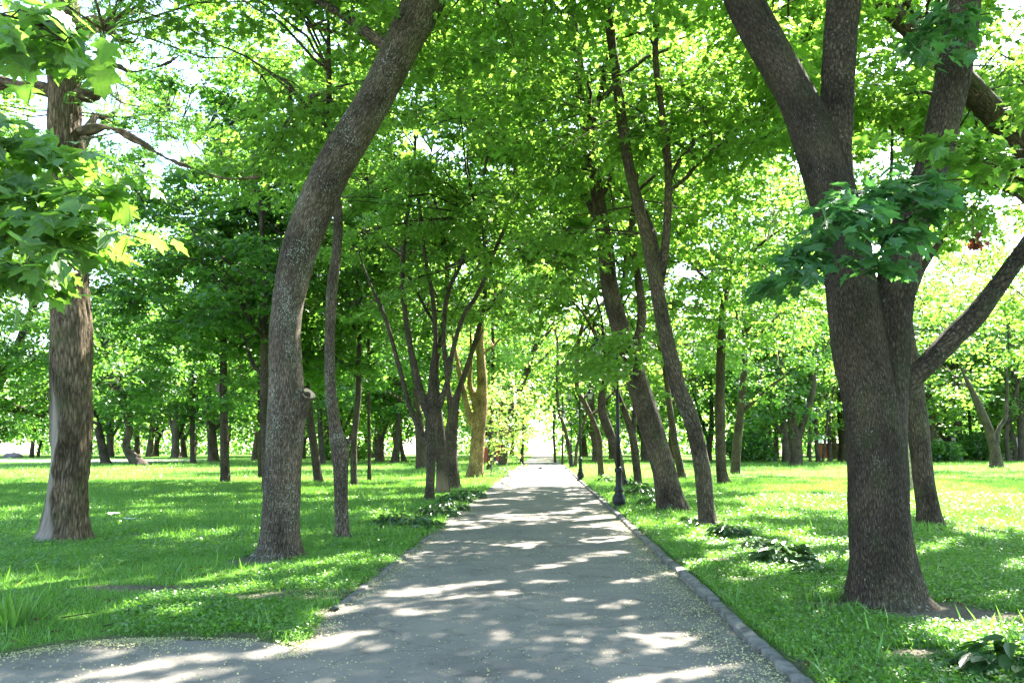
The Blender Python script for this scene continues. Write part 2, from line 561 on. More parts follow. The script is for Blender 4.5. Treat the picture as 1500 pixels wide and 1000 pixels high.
def tube(mb, p, r, k=6, cap=True, rnoise=0.0, seed=0):
    p = np.asarray(p, float)
    r = np.asarray(r, float)
    n = len(p)
    t = np.gradient(p, axis=0)
    t /= np.linalg.norm(t, axis=1)[:, None] + 1e-9
    ref = np.array([1.0, 0, 0]) if abs(t[0, 0]) < .8 else np.array([0, 1.0, 0])
    u = np.empty((n, 3))
    for i in range(n):
        ref = ref - t[i] * ref.dot(t[i])
        ref /= np.linalg.norm(ref) + 1e-9
        u[i] = ref
    w_ = np.cross(t, u)
    th = np.linspace(0, 2 * np.pi, k, endpoint=False)
    ln = np.concatenate([[0], np.cumsum(np.linalg.norm(np.diff(p, axis=0), axis=1))])
    cs, sn = np.cos(th), np.sin(th)
    rr = r[:, None] * np.ones(k)
    if rnoise:
        rr = rr * (1 + rnoise * (vn3(cs[None] * 1.5 + 9, sn[None] * 1.5 + 9, ln[:, None] * 1.8, seed) - .5) * 2)
    v = p[:, None] + rr[..., None] * (cs[None, :, None] * u[:, None] + sn[None, :, None] * w_[:, None])
    r0 = max(r.max() * .8, .02)
    off = (seed % 97) * .37
    bark = np.stack([np.broadcast_to(r0 * cs + off, (n, k)), np.broadcast_to(r0 * sn, (n, k)), np.broadcast_to(ln[:, None], (n, k))], -1)
    idx = np.arange(n * k).reshape(n, k)
    a, b = idx[:-1], idx[1:]
    quads = np.stack([a, np.roll(a, -1, 1), np.roll(b, -1, 1), b], -1).reshape(-1, 4)
    fs = [quads]
    vv, bb = v.reshape(-1, 3), bark.reshape(-1, 3)
    if cap:
        vv = np.vstack([vv, p[-1] + t[-1] * r[-1] * .6, p[0]])
        bb = np.vstack([bb, bb[-1], bb[0]])
        e, s0 = n * k, n * k + 1
        fs.append(np.stack([idx[-1], np.roll(idx[-1], -1), np.full(k, e)], -1))
        fs.append(np.stack([np.roll(idx[0], -1), idx[0], np.full(k, s0)], -1))
    mb.add(vv, fs, bb)


def fuse(paths, voxel, bark_amp, bscale, seed, flare=None, scar_fn=None):
    """Blend several tubes (points, radii) into one skin, then carve bark ridges into it."""
    mb = MB()
    for i, (p, r) in enumerate(paths):
        tube(mb, p, r, 20, True, .07, seed + i)
    me = mb.mesh('raw')
    o = bpy.data.objects.new('raw', me)
    C.objects.link(o)
    md = o.modifiers.new('r', 'REMESH')
    md.mode = 'VOXEL'
    md.voxel_size = voxel
    ms = o.modifiers.new('s', 'SMOOTH')
    ms.iterations = 5
    ms.factor = .5
    dg = bpy.context.evaluated_depsgraph_get()
    me2 = bpy.data.meshes.new_from_object(o.evaluated_get(dg))
    bpy.data.objects.remove(o)
    bpy.data.meshes.remove(me)
    nv = len(me2.vertices)
    v = np.empty(nv * 3)
    me2.vertices.foreach_get('co', v)
    v = v.reshape(-1, 3)
    nr = np.empty(nv * 3)
    me2.vertices.foreach_get('normal', nr)
    nr = nr.reshape(-1, 3)
    # bark coordinates from the nearest axis
    best = np.full(nv, 1e9)
    bark = np.zeros((nv, 3))
    for i, (p, r) in enumerate(paths):
        ln = np.concatenate([[0], np.cumsum(np.linalg.norm(np.diff(p, axis=0), axis=1))])
        t = np.gradient(p, axis=0)
        t /= np.linalg.norm(t, axis=1)[:, None]
        for c0 in range(0, nv, 20000):
            vv = v[c0:c0 + 20000]
            d = np.linalg.norm(vv[:, None] - p[None], axis=2) - r[None]
            j = d.argmin(1)
            dd = d[np.arange(len(vv)), j]
            rel = vv - p[j]
            al = (rel * t[j]).sum(1)
            rad = rel - al[:, None] * t[j]
            rad /= np.linalg.norm(rad, axis=1)[:, None] + 1e-9
            r0 = np.max(r) * .8
            bc = np.stack([rad[:, 0] * r0 + i * 3.1, rad[:, 1] * r0 + seed % 7, ln[j] + al], -1)
            m = dd < best[c0:c0 + 20000]
            bark[c0:c0 + 20000][m] = bc[m]
            best[c0:c0 + 20000][m] = dd[m]
    s = bscale
    q = bark + .25 * (np.stack([vn3(bark[:, 0] * 6, bark[:, 1] * 6, bark[:, 2] * 2.5, 31)] * 3, -1) - .5)
    rid = 1 - np.abs(2 * vn3(q[:, 0] * 11 * s, q[:, 1] * 11 * s, bark[:, 2] * 1.3 * s, 32) - 1)
    rid2 = vn3(q[:, 0] * 28 * s, q[:, 1] * 28 * s, bark[:, 2] * 5 * s, 33)
    big = vn3(v[:, 0] * 3, v[:, 1] * 3, v[:, 2] * 1.5, 34) - .5
    disp = bark_amp * ((rid - .6) * 1.0 + (rid2 - .5) * .5) + big * bark_amp * 1.5
    scar = np.zeros(nv)
    if scar_fn is not None:
        scar = scar_fn(v, nr)
        disp = disp * (1 - scar) - scar * bark_amp * 1.1
    b0 = paths[0][0][1]
    h = v[:, 2] - b0[2]
    an = np.arctan2(v[:, 1] - b0[1], v[:, 0] - b0[0])
    lob = vn3(np.cos(an) * 1.7 + seed * 3.1, np.sin(an) * 1.7, 1.5, 35)
    lob = lob * .6 + .4 * vn3(np.cos(an) * 4 + seed, np.sin(an) * 4, h * 1.5, 36)
    out = unit(np.stack([v[:, 0] - b0[0], v[:, 1] - b0[1], np.zeros(nv)], -1))
    rt = paths[0][1][2]
    v = v + out * (rt * (.95 * (lob - .3)) * np.exp(-np.maximum(h, 0) / (.8 * rt + .02)) * (h < 1.5) * (1 - np.abs(nr[:, 2])))[:, None]
    v = v + nr * disp[:, None]
    me2.vertices.foreach_set('co', v.ravel())
    a = me2.attributes.new('bark', 'FLOAT_VECTOR', 'POINT')
    a.data.foreach_set('vector', bark.ravel())
    a = me2.attributes.new('scar', 'FLOAT', 'POINT')
    a.data.foreach_set('value', scar)
    me2.update()
    return me2


# ------------------------------------------------------------------ leaves
def _half(h, z=lambda x, y: .2 * abs(x) - .3 * x * x - .2 * y * y):
    pts = [(0, 0)] + h + [(0, 1.0)]
    r = [(x, y, z(x, y)) for x, y in pts]
    l = [(-x, y, z(x, y)) for x, y in pts[1:-1]]
    v = r + l
    n = len(h)
    fr = list(range(n + 2))
    fl = [0, n + 1] + [n + 2 + i for i in range(n - 1, -1, -1)]
    return np.array(v), [np.array([fr]), np.array([fl])]


T_NEAR = _half([(.2, -.08), (.43, -.02), (.33, .16), (.5, .28), (.66, .48), (.44, .47), (.24, .50), (.28, .72), (.12, .78)])
T_MID = _half([(.42, -.02), (.28, .2), (.62, .46), (.25, .5)])
T_FAR = _half([(.5, .42)])
T_OVAL = _half([(.16, .12), (.26, .4), (.18, .75)])
T_BLADE = (np.array([(-.04, 0, 0), (.04, 0, 0), (.03, .55, .04), (-.03, .55, .04), (0, 1, .16)]), [np.array([[0, 1, 2, 3]]), np.array([[3, 2, 4]])])


def _frond():
    v, f = [], []
    for i in range(8):
        y = .1 + i * .11
        for s in (-1, 1):
            L = .2 * (1 - abs(i - 3.5) * .07)
            b = len(v)
            v += [(0, y, 0), (s * L * .5, y - .035, .01), (s * L, y + .03, -.02), (s * L * .5, y + .06, .01)]
            f.append([b, b + 1, b + 2, b + 3])
    return np.array(v), [np.array(f)]


T_FROND = _frond()


def unit(a):
    return a / (np.linalg.norm(a, axis=-1, keepdims=True) + 1e-9)


def put_leaves(mb, pos, nrm, head, size, T):
    tv, tf = T
    n = len(pos)
    if not n:
        return
    nrm = unit(nrm)
    head = unit(head - nrm * (head * nrm).sum(1)[:, None])
    side = np.cross(head, nrm)
    curl = np.random.default_rng(n).uniform(.2, 2.0, n)[:, None, None] if n else 1
    v = pos[:, None] + size[:, None, None] * (tv[None, :, 0, None] * side[:, None] + tv[None, :, 1, None] * head[:, None] + curl * tv[None, :, 2, None] * nrm[:, None])
    k = len(tv)
    off = (np.arange(n) * k)[:, None]
    fs = [(f[None] + off[..., None]).reshape(-1, f.shape[1]) for f in tf]
    mb.add(v.reshape(-1, 3), fs, np.broadcast_to(tv[None], (n, k, 3)).reshape(-1, 3) if T is T_NEAR else None)


def leaf_cloud(mb, centres, outward, n_per, spread, zs, size, T, r, cull=True, keep=None, droop=.35):
    """Flat sprays of leaves round the given twig ends."""
    n = len(centres) * n_per
    c = np.repeat(centres, n_per, 0)
    o = np.repeat(outward, n_per, 0)
    ang = r.uniform(0, 2 * np.pi, n)
    rad = spread * np.sqrt(r.uniform(0, 1, n))
    off = np.stack([rad * np.cos(ang), rad * np.sin(ang), r.normal(0, zs, n) - .25 * rad ** 2 / max(spread, .01)], -1)
    pos = c + off
    head = unit(off * [1, 1, .2] + o * .35 + r.normal(0, .25, (n, 3)) * [1, 1, .3])
    nrm = np.array([0, 0, 1.0]) + head * droop + r.normal(0, .38, (n, 3))
    sz = size * r.uniform(.65, 1.2, n)
    m = np.ones(n, bool)
    if cull:
        m &= ~sun_open(pos) | (r.uniform(0, 1, n) < .02)
    if keep is not None:
        m &= keep(pos)
    put_leaves(mb, pos[m], nrm[m], head[m], sz[m], T)


# ------------------------------------------------------------------ trees
def curve(a, b, r, n=7, sag=0.0, wig=.05, up=.25):
    """A branch from a to b that leaves upward and bends out."""
    L = np.linalg.norm(b - a)
    m = (a + b) / 2 + np.array([0, 0, up * L * .5]) + r.normal(0, wig * L, 3)
    t = np.linspace(0, 1, n)[:, None]
    p = (1 - t) ** 2 * a + 2 * t * (1 - t) * m + t ** 2 * b
    j = r.normal(0, wig * L * .28, (n, 3))
    j[0] = j[-1] = 0
    return p + j


tree_no = 0


def tree(name, label, stems, depth=None, bark=BARK, leaf=LEAF, group=None, ext=None, fuse_vox=None, amp=.006, bsc=1.0,
         R=4.5, zb=4.0, zt=15.0, cc=(0, 0), nl=9, ns=60, lai=3.0, size=None, T=None, flare=1.35, limbs=True, keep=None,
         spread=None, scar_fn=None, cat='tree', seed=None, zs=None, extra=None, px=True, cull=True):
    global tree_no
    tree_no += 1
    if nl and name in ('maple_tree', 'oak_tree', 'broadleaf_tree'):
        base_y = gpt(stems[0][0][0], stems[0][0][1])[1] if px else depth
        if base_y > 21:
            zt, R, ns, lai = zt * 1.27, R * 1.17, int(ns * 1.7), lai * (1.4 if leaf is LEAF_D else 1.2)
        else:
            lai, ns = lai * .98, int(ns * 1.4)
    r = np.random.default_rng(1000 + (seed if seed is not None else tree_no * 13))
    base = gpt(stems[0][0][0], stems[0][0][1]) if px else np.array(stems[0][0][:3], float)
    D = base[1] if depth is None else depth
    if depth is not None and px:
        base = ppt(stems[0][0][0], stems[0][0][1], D)
    paths, ends = [], []
    for i, st in enumerate(stems):
        P, rad = [], []
        for q in st:
            if px:
                dd = D + (q[3] if len(q) > 3 else 0)
                p = ppt(q[0], q[1], dd)
                P.append(p)
                rad.append(q[2] / 2 / F * np.linalg.norm(p - [0, 0, CAMH]) * .97)
            else:
                P.append(np.array(q[:3], float))
                rad.append(q[3])
        P, rad = [np.array(x) for x in (P, rad)]
        P[:, 1] += 0
        if i == 0:
            rad[0] = rad[0] * 1.0
            # root flare and a foot below the ground
            P = np.vstack([P[0] - [0, 0, .15], P[0] + [0, 0, .02], P[0] * .85 + P[1] * .15 if np.linalg.norm(P[1] - P[0]) > .8 else P[0] + [0, 0, .1], P[1:]])
            rad = np.concatenate([[rad[0] * flare * 1.12, rad[0] * flare * .96, rad[0] * 1.02], rad[1:]])
        e = (ext[i] if ext else max(0.5, zt - .5 - P[-1][2])) if (ext is None or ext[i] is not None) else 0
        if e:
            d = unit(P[-1] - P[-2])
            k = max(2, int(e / 1.2))
            q, rr = P[-1], rad[-1]
            A, B = [], []
            for j in range(k):
                d = unit(d + np.array([0, 0, .18]) + r.normal(0, .12, 3))
                q = q + d * e / k
                A.append(q)
                B.append(max(.012, rr * (1 - (j + 1) / k) ** .8))
            P = np.vstack([P, A])
            rad = np.concatenate([rad, B])
        L = np.linalg.norm(np.diff(P, axis=0), axis=1).sum()
        sp, sr = smooth_path(P, rad, int(np.clip(L * (9 if D < 20 else 4), 8, 130)))
        paths.append((sp, sr))
    root = thing(name, base, label, cat, group)
    if fuse_vox:
        sf = (lambda v, n_: scar_fn(v, n_)) if scar_fn else None
        me = fuse(paths, fuse_vox, amp, bsc, tree_no, scar_fn=sf)
        me.transform(__import__('mathutils').Matrix.Translation(-Vector(base)))
        link('trunk', me, bark, root)
    else:
        mb = MB()
        for i, (p, q) in enumerate(paths):
            tube(mb, p, q, 14 if D < 30 else 9, True, .1, tree_no * 5 + i)
        mb.build('trunk', bark, root, base, bark=True)
    # crown
    if T is None:
        T = T_NEAR if D < 9.5 else T_MID if D < 30 else T_FAR
    if size is None:
        size = .135 if D < 13 else .145 if D < 30 else .19 if D < 50 else .26 if D < 70 else .36
    if nl:
        top = paths[0][0]
        cen = np.array([top[-1][0] * .6 + base[0] * .4 + cc[0], top[-1][1] * .6 + base[1] * .4 + cc[1], (zb + zt) / 2])
        ra = np.array([R, R, (zt - zb) / 2])
        axis = np.vstack([p for p, q in paths])
        arad = np.concatenate([q for p, q in paths])
        ok = axis[:, 2] > max(zb * .62, 1.8)
        axis, arad = (axis[ok], arad[ok]) if ok.any() else (axis, arad)
        tg = unit(r.normal(0, 1, (nl, 3)) + [0, 0, .25]) * r.uniform(.6, .85, (nl, 1)) * ra + cen
        allp, ends, outw = [], [], []
        lmb = []
        for g in tg:
            h = np.linalg.norm((axis - g)[:, :2], axis=1)
            want = g[2] - .75 * h
            j = np.argmin(np.abs(axis[:, 2] - want) + .35 * h)
            a = axis[j]
            p = curve(a, g, r, 9, up=.22)
            r0 = min(arad[j] * .62, .022 * np.linalg.norm(g - a) + .015)
            q = np.linspace(r0, .012, 9)
            m = MB()
            tube(m, p, q, 6 if D < 35 else 4, False, 0, r.integers(1, 90))
            lmb.append(m)
            allp.append(p)
        P = np.stack(allp)                                     # nl, 9, 3
        subs = unit(r.normal(0, 1, (ns, 3))) * (r.uniform(.12, 1, (ns, 1)) ** .42) * ra + cen
        # uneven outline
        rel = subs - cen
        lump = .72 + .55 * vn3(unit(rel)[:, 0] * 2 + 5, unit(rel)[:, 1] * 2 + 5, unit(rel)[:, 2] * 2 + 5, tree_no)
        subs = cen + rel * lump[:, None]
        subs = subs[subs[:, 2] > zb * .8]
        for g in subs:
            d = np.linalg.norm(P - g, axis=2)
            d[:, :2] += 3
            li, k = np.unravel_index(d.argmin(), d.shape)
            a = P[li, k]
            p = curve(a, g, r, 5, up=.15, wig=.07)
            L = np.linalg.norm(g - a)
            tube(lmb[li], p, np.linspace(min(.008 * L + .008, .03), .006, 5), 4 if D < 35 else 3, False, 0, 3)
            nt_ = 6 if D < 40 else 5
            for s in range(nt_):
                t0 = p[r.integers(2, 5)]
                dr = unit(r.normal(0, 1, 3) * [1, 1, .35] + unit(g - cen) * .5)
                e = t0 + dr * r.uniform(.35, 1.0) * (1 if D < 40 else 1.4)
                if D < 45:
                    tube(lmb[li], np.stack([t0, (t0 + e) / 2 + [0, 0, .05], e]), np.array([.007, .005, .003]) * (1 if D < 20 else 1.6), 3, False)
                ends.append(e)
                outw.append(dr)
        if limbs and D < 48:
            for m in lmb:
                m.build('limb', bark, root, base, bark=True)
        else:
            m = MB()
            for q in lmb:
                for v, f in zip(q.v, [q.f]):
                    pass
                m.v += q.v
                m.b += q.b
                m.s += q.s
                m.f += [f + m.n for f in q.f]
                m.n += q.n
            m.build('limb', bark, root, base, bark=True)
        mb = MB()
        ends, outw = np.array(ends), np.array(outw)
        if len(ends):
            count = lai * math.pi * R * R / (.42 * size * size)
            n_per = max(4, int(count / len(ends)))
            leaf_cloud(mb, ends, outw, n_per, spread or (.46 if D < 40 else .8), zs or (.06 if D < 40 else .15), size, T, r, keep=keep, cull=cull)
        if extra:
            extra(mb, r)
        mb.build('crown', leaf, root, base, smooth=False)
    return root, paths


def spray(mb, wood, pts, r, n, spread, size, T, zs=.05, cull=False, twr=.008):
    """A low branch through pixel points (x, y, depth) that carries flat sprays of leaves."""
    P = np.array([ppt(*q) for q in pts])
    p, q = smooth_path(P, np.linspace(twr, twr * .3, len(P)), 16)
    tube(wood, p, q, 5, False)
    ends, outw = [], []
    for i in range(n):
        t0 = p[r.integers(4, 16)]
        dr = unit(r.normal(0, 1, 3) * [1, 1, .2])
        e = t0 + dr * r.uniform(.1, spread)
        tube(wood, np.stack([t0, (t0 + e) / 2 + [0, 0, .02], e]), np.array([.004, .003, .002]), 3, False)
        ends.append(e)
        outw.append(dr)
    return np.array(ends), np.array(outw)

# ------------------------------------------------------------------ ground, path, kerb
def sstep(a, b, x):
    t = np.clip((x - a) / (b - a), 0, 1)
    return t * t * (3 - 2 * t)


def path_l(y):
    return -2.02 + .0385 * y


def path_r(y):
    return 1.68 + .0385 * y


def side_edge(x):
    return 7.05 - sstep(-3.3, -4.6, x) * .75 + .12 * np.sin(x * 1.7)


def lawn_e(x, y):
    """Distance into the lawn from the nearest paved edge (negative on the paving), and whether on the right."""
    nz = (vn2(x * 2.3, y * 2.3, 21) - .5) * .22 + (vn2(x * 7, y * 7, 22) - .5) * .1
    left = np.minimum(path_l(y) - x, y - side_edge(x)) + nz
    right = x - (path_r(y) + .13)
    return left, right


def lawn_z(x, y):
    l, r = lawn_e(x, y)
    zl = -.06 + .085 * sstep(-.12, .14, l)
    zr = -.06 + .125 * sstep(-.10, -.005, r)
    z = np.maximum(zl, zr)
    e = np.maximum(l, r)
    near = sstep(.2, 1.5, e) * sstep(90, 30, y)
    z = z + near * (.10 * (vn2(x * .35, y * .35, 23) - .5) + .035 * (vn2(x * 1.6, y * 1.6, 24) - .5))
    z = z - sstep(180, 420, y) * 6.0
    return z


BARE = [(-3.9, 9.35, 1.1, .28), (-2.6, 8.9, .6, .2), (3.15, 8.3, .5, .22), (2.75, 9.9, .45, .2), (4.3, 7.9, .6, .3), (3.0, 6.3, .3, .25), (4.0, 8.0, .75, .75), (-3.5, 11.7, .5, .5), (2.6, 11.6, .6, .2)]

for px_, py_, q in [(408, 818, .5), (92, 793, .55), (1038, 775, .35), (986, 752, .5), (501, 787, .3), (1364, 773, .4), (629, 734, .35)]:
    p_ = gpt(px_, py_)
    BARE.append((p_[0], p_[1] - .1, q, q))


def turf(x, y):
    l, r = lawn_e(x, y)
    e = np.maximum(l, r + .16)
    t = sstep(.0, .22, e + .25 * (vn2(x * 5, y * 5, 25) - .5))
    t = t * (1 - .75 * sstep(.66, .78, vn2(x * .9, y * 1.3, 26)) * sstep(22, 14, y))
    for cx, cy, rx, ry in BARE:
        d = ((x - cx) / rx) ** 2 + ((y - cy) / ry) ** 2 + .9 * (vn2(x * 4, y * 4, 27) - .5)
        t = t * sstep(.35, 1.2, d)
    return t


def axis_grid(lo, hi, f0, f1, step, grow):
    a = list(np.arange(f0, f1, step))
    s, v = step, f1
    while v < hi:
        a.append(v)
        s *= grow
        v += s
    a.append(hi)
    s, v = step, f0 - step
    b = []
    while v > lo:
        b.append(v)
        s *= grow
        v -= s
    b.append(lo)
    return np.array(b[::-1] + a)


gx = axis_grid(-420, 420, -9, 9, .11, 1.09)
gy = axis_grid(-40, 700, 4.4, 20, .12, 1.035)
X, Y = np.meshgrid(gx, gy)
Z = lawn_z(X, Y)
idx = np.arange(X.size).reshape(X.shape)
mb = MB()
mb.add(np.stack([X, Y, Z], -1), np.stack([idx[:-1, :-1], idx[:-1, 1:], idx[1:, 1:], idx[1:, :-1]], -1).reshape(-1, 4))
me = mb.mesh('ground')
a = me.attributes.new('turf', 'FLOAT', 'POINT')
a.data.foreach_set('value', turf(X, Y).ravel())
tag(link('ground', me, lawn_mat()), kind='structure')


def sheet(name, m, xs, ys, fn, skirt=False):
    X, Y = np.meshgrid(xs, ys)
    V = fn(X, Y)
    idx = np.arange(X.size).reshape(X.shape)
    mb = MB()
    f = np.stack([idx[:-1, :-1], idx[:-1, 1:], idx[1:, 1:], idx[1:, :-1]], -1).reshape(-1, 4)
    V = V.reshape(-1, 3)
    if skirt:
        n = len(V)
        col = idx[:, 0]
        low = V[col] - [0, 0, .06]
        V = np.vstack([V, low])
        k = np.arange(len(col)) + n
        f = np.vstack([f, np.stack([col[:-1], col[1:], k[1:], k[:-1]], -1)])
    mb.add(V, f)
    return tag(mb.build(name, m), kind='structure')


def path_fn(U, Y):
    l = np.where(Y < 7.4, path_l(Y) + .05 * (vn2(Y * 3, Y * 0, 41) - .5), path_l(Y) - .22)
    r = path_r(Y) + .06
    return np.stack([l + (r - l) * U, Y, .012 * np.sin(U * np.pi) + (vn2(U * 3, Y * .4, 42) - .5) * .012], -1)


sheet('path', ASPH, np.linspace(0, 1, 14), axis_grid(-12, 150, 4, 24, .25, 1.05), path_fn, True)
sheet('side_path', ASPH2, np.linspace(-60, -1.2, 90), np.linspace(-12, 7.6, 30), lambda X, Y: np.stack([np.minimum(X, path_l(Y) + .12), Y, -.016 + (vn2(X * .5, Y * .5, 43) - .5) * .012], -1))
# the far road on the left
sheet('side_road', ASPH2, np.linspace(-110, -38, 30), np.linspace(86, 108, 6), lambda X, Y: np.stack([X, Y + (X + 40) * -.12, lawn_z(X, Y) * 0 + .06], -1))

# kerb stones along the right edge: rounded concrete blocks
mb = MB()
y = 4.0
prof = np.array([(-.0, -.08), (-.0, .05), (.012, .066), (.05, .072), (.095, .07), (.115, .055), (.12, -.08)])
while y < 70:
    L = random.uniform(.85, 1.15) if y < 30 else 3.0
    s0 = random.uniform(-.012, .012)
    z0 = random.uniform(-.018, .014)
    ss = np.concatenate([[0, .02], np.linspace(.06, .94, 9), [.98, 1.0]])
    rows = []
    for q in ss:
        yy = y + q * (L - .03)
        k = .8 if q in (0, 1.0) else 1
        pp = prof.copy()
        pp[:, 0] = .06 + (pp[:, 0] - .06) * k + s0 + .02 * (vn2(yy * 5, np.arange(7) * 2.0, 44) - .5)
        pp[:, 1] = pp[:, 1] * (k if k < 1 else 1) + z0 + .024 * (vn2(yy * 6, np.arange(7) * 2.0, 45) - .5)
        rows.append(np.stack([path_r(yy) + pp[:, 0], np.full(7, yy), pp[:, 1]], -1))
    v = np.array(rows)
    n, k = v.shape[:2]
    ix = np.arange(n * k).reshape(n, k)
    f = np.stack([ix[:-1, :-1], ix[1:, :-1], ix[1:, 1:], ix[:-1, 1:]], -1).reshape(-1, 4)
    mb.add(v.reshape(-1, 3), [f, ix[0][None], ix[-1][::-1][None]])
    y += L
tag(mb.build('kerb', KERBM, smooth=False), kind='structure')
# the low sunk edging on the left
mb = MB()
ys = axis_grid(8.3, 66, 8.3, 24, .3, 1.06)
ys = ys[ys >= 8.3]
rows = []
for yy in ys:
    o_ = np.array([0, .01, .05, .09, .1]) + .02 * (vn2(yy * 1.4, 3.0, 46) - .5)
    h_ = np.array([-.05, .022, .028, .024, -.05]) + .012 * (vn2(yy * 2.2, np.arange(5) * 2.0, 47) - .5)
    rows.append(np.stack([path_l(yy) - .1 + o_, np.full(5, yy), h_], -1))
v = np.array(rows)
ix = np.arange(v.shape[0] * 5).reshape(-1, 5)
mb.add(v.reshape(-1, 3), np.stack([ix[:-1, :-1], ix[1:, :-1], ix[1:, 1:], ix[:-1, 1:]], -1).reshape(-1, 4))
tag(mb.build('kerb_edging', KERBM), kind='structure')

# ------------------------------------------------------------------ grass and fallen blossom
def lawn_points(n, y0, y1, p=1.0):
    yy = (y0 ** (2 - p) + rng.uniform(0, 1, n) * (y1 ** (2 - p) - y0 ** (2 - p))) ** (1 / (2 - p))
    xx = rng.uniform(-1, 1, n) * (yy * .665 + 3.2)
    t = turf(xx, yy)
    l, r = lawn_e(xx, yy)
    m = (rng.uniform(0, 1, n) < t) & (np.maximum(l, r) > .0)
    m &= ~((xx > path_l(yy) + .1) & (xx < path_r(yy) + .14))
    xx, yy = xx[m], yy[m]
    return np.stack([xx, yy, lawn_z(xx, yy) - .004], -1)


def blades(mb, P, size, lean):
    n = len(P)
    lenv = .65 + .8 * vn2(P[:, 0] * .8, P[:, 1] * .8, 51)
    head = np.stack([rng.normal(0, lean, n), rng.normal(0, lean, n), np.ones(n)], -1)
    nrm = rng.normal(0, 1, (n, 3)) * [1, 1, .2]
    put_leaves(mb, P, nrm - head * (nrm * unit(head)).sum(1)[:, None], head, size * lenv * rng.uniform(.5, 1.3, n), T_BLADE)


mb = MB()
blades(mb, lawn_points(380000, 4.4, 15), .07, .6)
blades(mb, lawn_points(290000, 15, 42), .12, .5)
blades(mb, lawn_points(90000, 42, 120, 1.6), .2, .5)
tall = lawn_points(5500, 4.6, 24)
blades(mb, tall[vn2(tall[:, 0] * .6, tall[:, 1] * .6, 52) > .52], .19, .4)
tag(mb.build('grass', GRASS, smooth=False), kind='stuff')

mb = MB()
P = lawn_points(290000, 4.4, 14)
m = (vn2(P[:, 0] * .7, P[:, 1] * .7, 53) > .42) | (P[:, 0] > 1.5)
P = P[m]
n = len(P)
P[:, 2] += rng.uniform(.015, .075, n)
put_leaves(mb, P, np.array([0, 0, 1.0]) + rng.normal(0, .4, (n, 3)), rng.normal(0, 1, (n, 3)), rng.uniform(.015, .04, n), T_FAR)
P = lawn_points(70000, 13, 28)
n = len(P)
P[:, 2] += rng.uniform(.02, .09, n)
put_leaves(mb, P, np.array([0, 0, 1.0]) + rng.normal(0, .4, (n, 3)), rng.normal(0, 1, (n, 3)), rng.uniform(.03, .06, n), T_FAR)
P = lawn_points(6500, 4.6, 20)
n = len(P)
hd = rng.normal(0, 1, (n, 3)) * [1, 1, 0] + [0, 0, .5]
put_leaves(mb, P, np.array([0, 0, 1.0]) + rng.normal(0, .3, (n, 3)), hd, rng.uniform(.05, .12, n), T_OVAL)
tag(mb.build('ground_cover', GRASS, smooth=False), kind='stuff')
mb = MB()
yy = 5.3 + rng.uniform(0, 1, 1500) ** 1.3 * 14
xx = rng.uniform(-1, 1, 1500) * (yy * .66 + 1)
l_, r_ = lawn_e(xx, yy)
m = np.maximum(l_, r_) > 0
P = np.stack([xx, yy, lawn_z(xx, yy) + .02], -1)[m]
n = len(P)
put_leaves(mb, P, np.array([0, 0, 1.0]) + rng.normal(0, .5, (n, 3)), rng.normal(0, 1, (n, 3)), rng.uniform(.02, .055, n), T_MID)
tag(mb.build('fallen_leaves', LEAF_B, smooth=False), kind='stuff')

mb = MB()
for i in range(150):
    y_ = 5.5 + random.random() ** 1.3 * 13
    x_ = random.uniform(-1, 1) * (y_ * .66 + 1)
    l_, r_ = lawn_e(np.array([x_]), np.array([y_]))
    if max(l_[0], r_[0]) < .05:
        continue
    z_ = float(lawn_z(np.array([x_]), np.array([y_]))[0]) + .03
    a_, L_ = random.uniform(0, 6.28), random.uniform(.06, .3)
    d_ = np.array([math.cos(a_), math.sin(a_), random.uniform(-.05, .1)]) * L_
    c_ = np.array([x_, y_, z_])
    tube(mb, np.stack([c_, c_ + d_ * .5 + rng.normal(0, .012, 3), c_ + d_]), np.array([.006, .005, .003]), 4)
tag(mb.build('fallen_twigs', BARK_D, bark=True), kind='stuff')
mb = MB()
pts = []
n = 9000                                              # along the right kerb
yy = 5 + rng.uniform(0, 1, n) ** 1.5 * 16
pts.append(np.stack([path_r(yy) - np.abs(rng.normal(0, .16, n)) * (1 + .8 * (vn2(yy * .8, 0, 61) > .5)), yy], -1))
n = 6000                                              # along the left edge
yy = 6.5 + rng.uniform(0, 1, n) ** 1.5 * 20
pts.append(np.stack([path_l(yy) + rng.normal(.03, .11, n), yy], -1))
n = 7000                                              # along the side path's edge
xx = -2.1 - rng.uniform(0, 1, n) * 4.2
pts.append(np.stack([xx, side_edge(xx) - .02 - np.abs(rng.normal(0, .16, n))], -1))
n = 6500                                              # scattered
yy = 5 + rng.uniform(0, 1, n) ** 1.4 * 18
pts.append(np.stack([rng.uniform(-2.0, 1.75, n) + .0385 * yy, yy], -1))
n = 2600
pts.append(np.stack([rng.uniform(-6, -1.8, n), rng.uniform(4.8, 7, n)], -1))
q = np.concatenate(pts)
q = q[vn2(q[:, 0] * 3, q[:, 1] * 3, 62) > rng.uniform(.1, .6, len(q))]
n = len(q)
P = np.column_stack([q, np.maximum(lawn_z(q[:, 0], q[:, 1]), .012 * 1.0) + rng.uniform(.004, .012, n)])
put_leaves(mb, P, np.array([0, 0, 1.0]) + rng.normal(0, .3, (n, 3)), rng.normal(0, 1, (n, 3)), rng.uniform(.008, .02, n), T_FAR)
tag(mb.build('fallen_blossom', PETAL, smooth=False), kind='stuff')

# ------------------------------------------------------------------ the big trees along the path
def foot(x, y):
    return gpt(x, y)


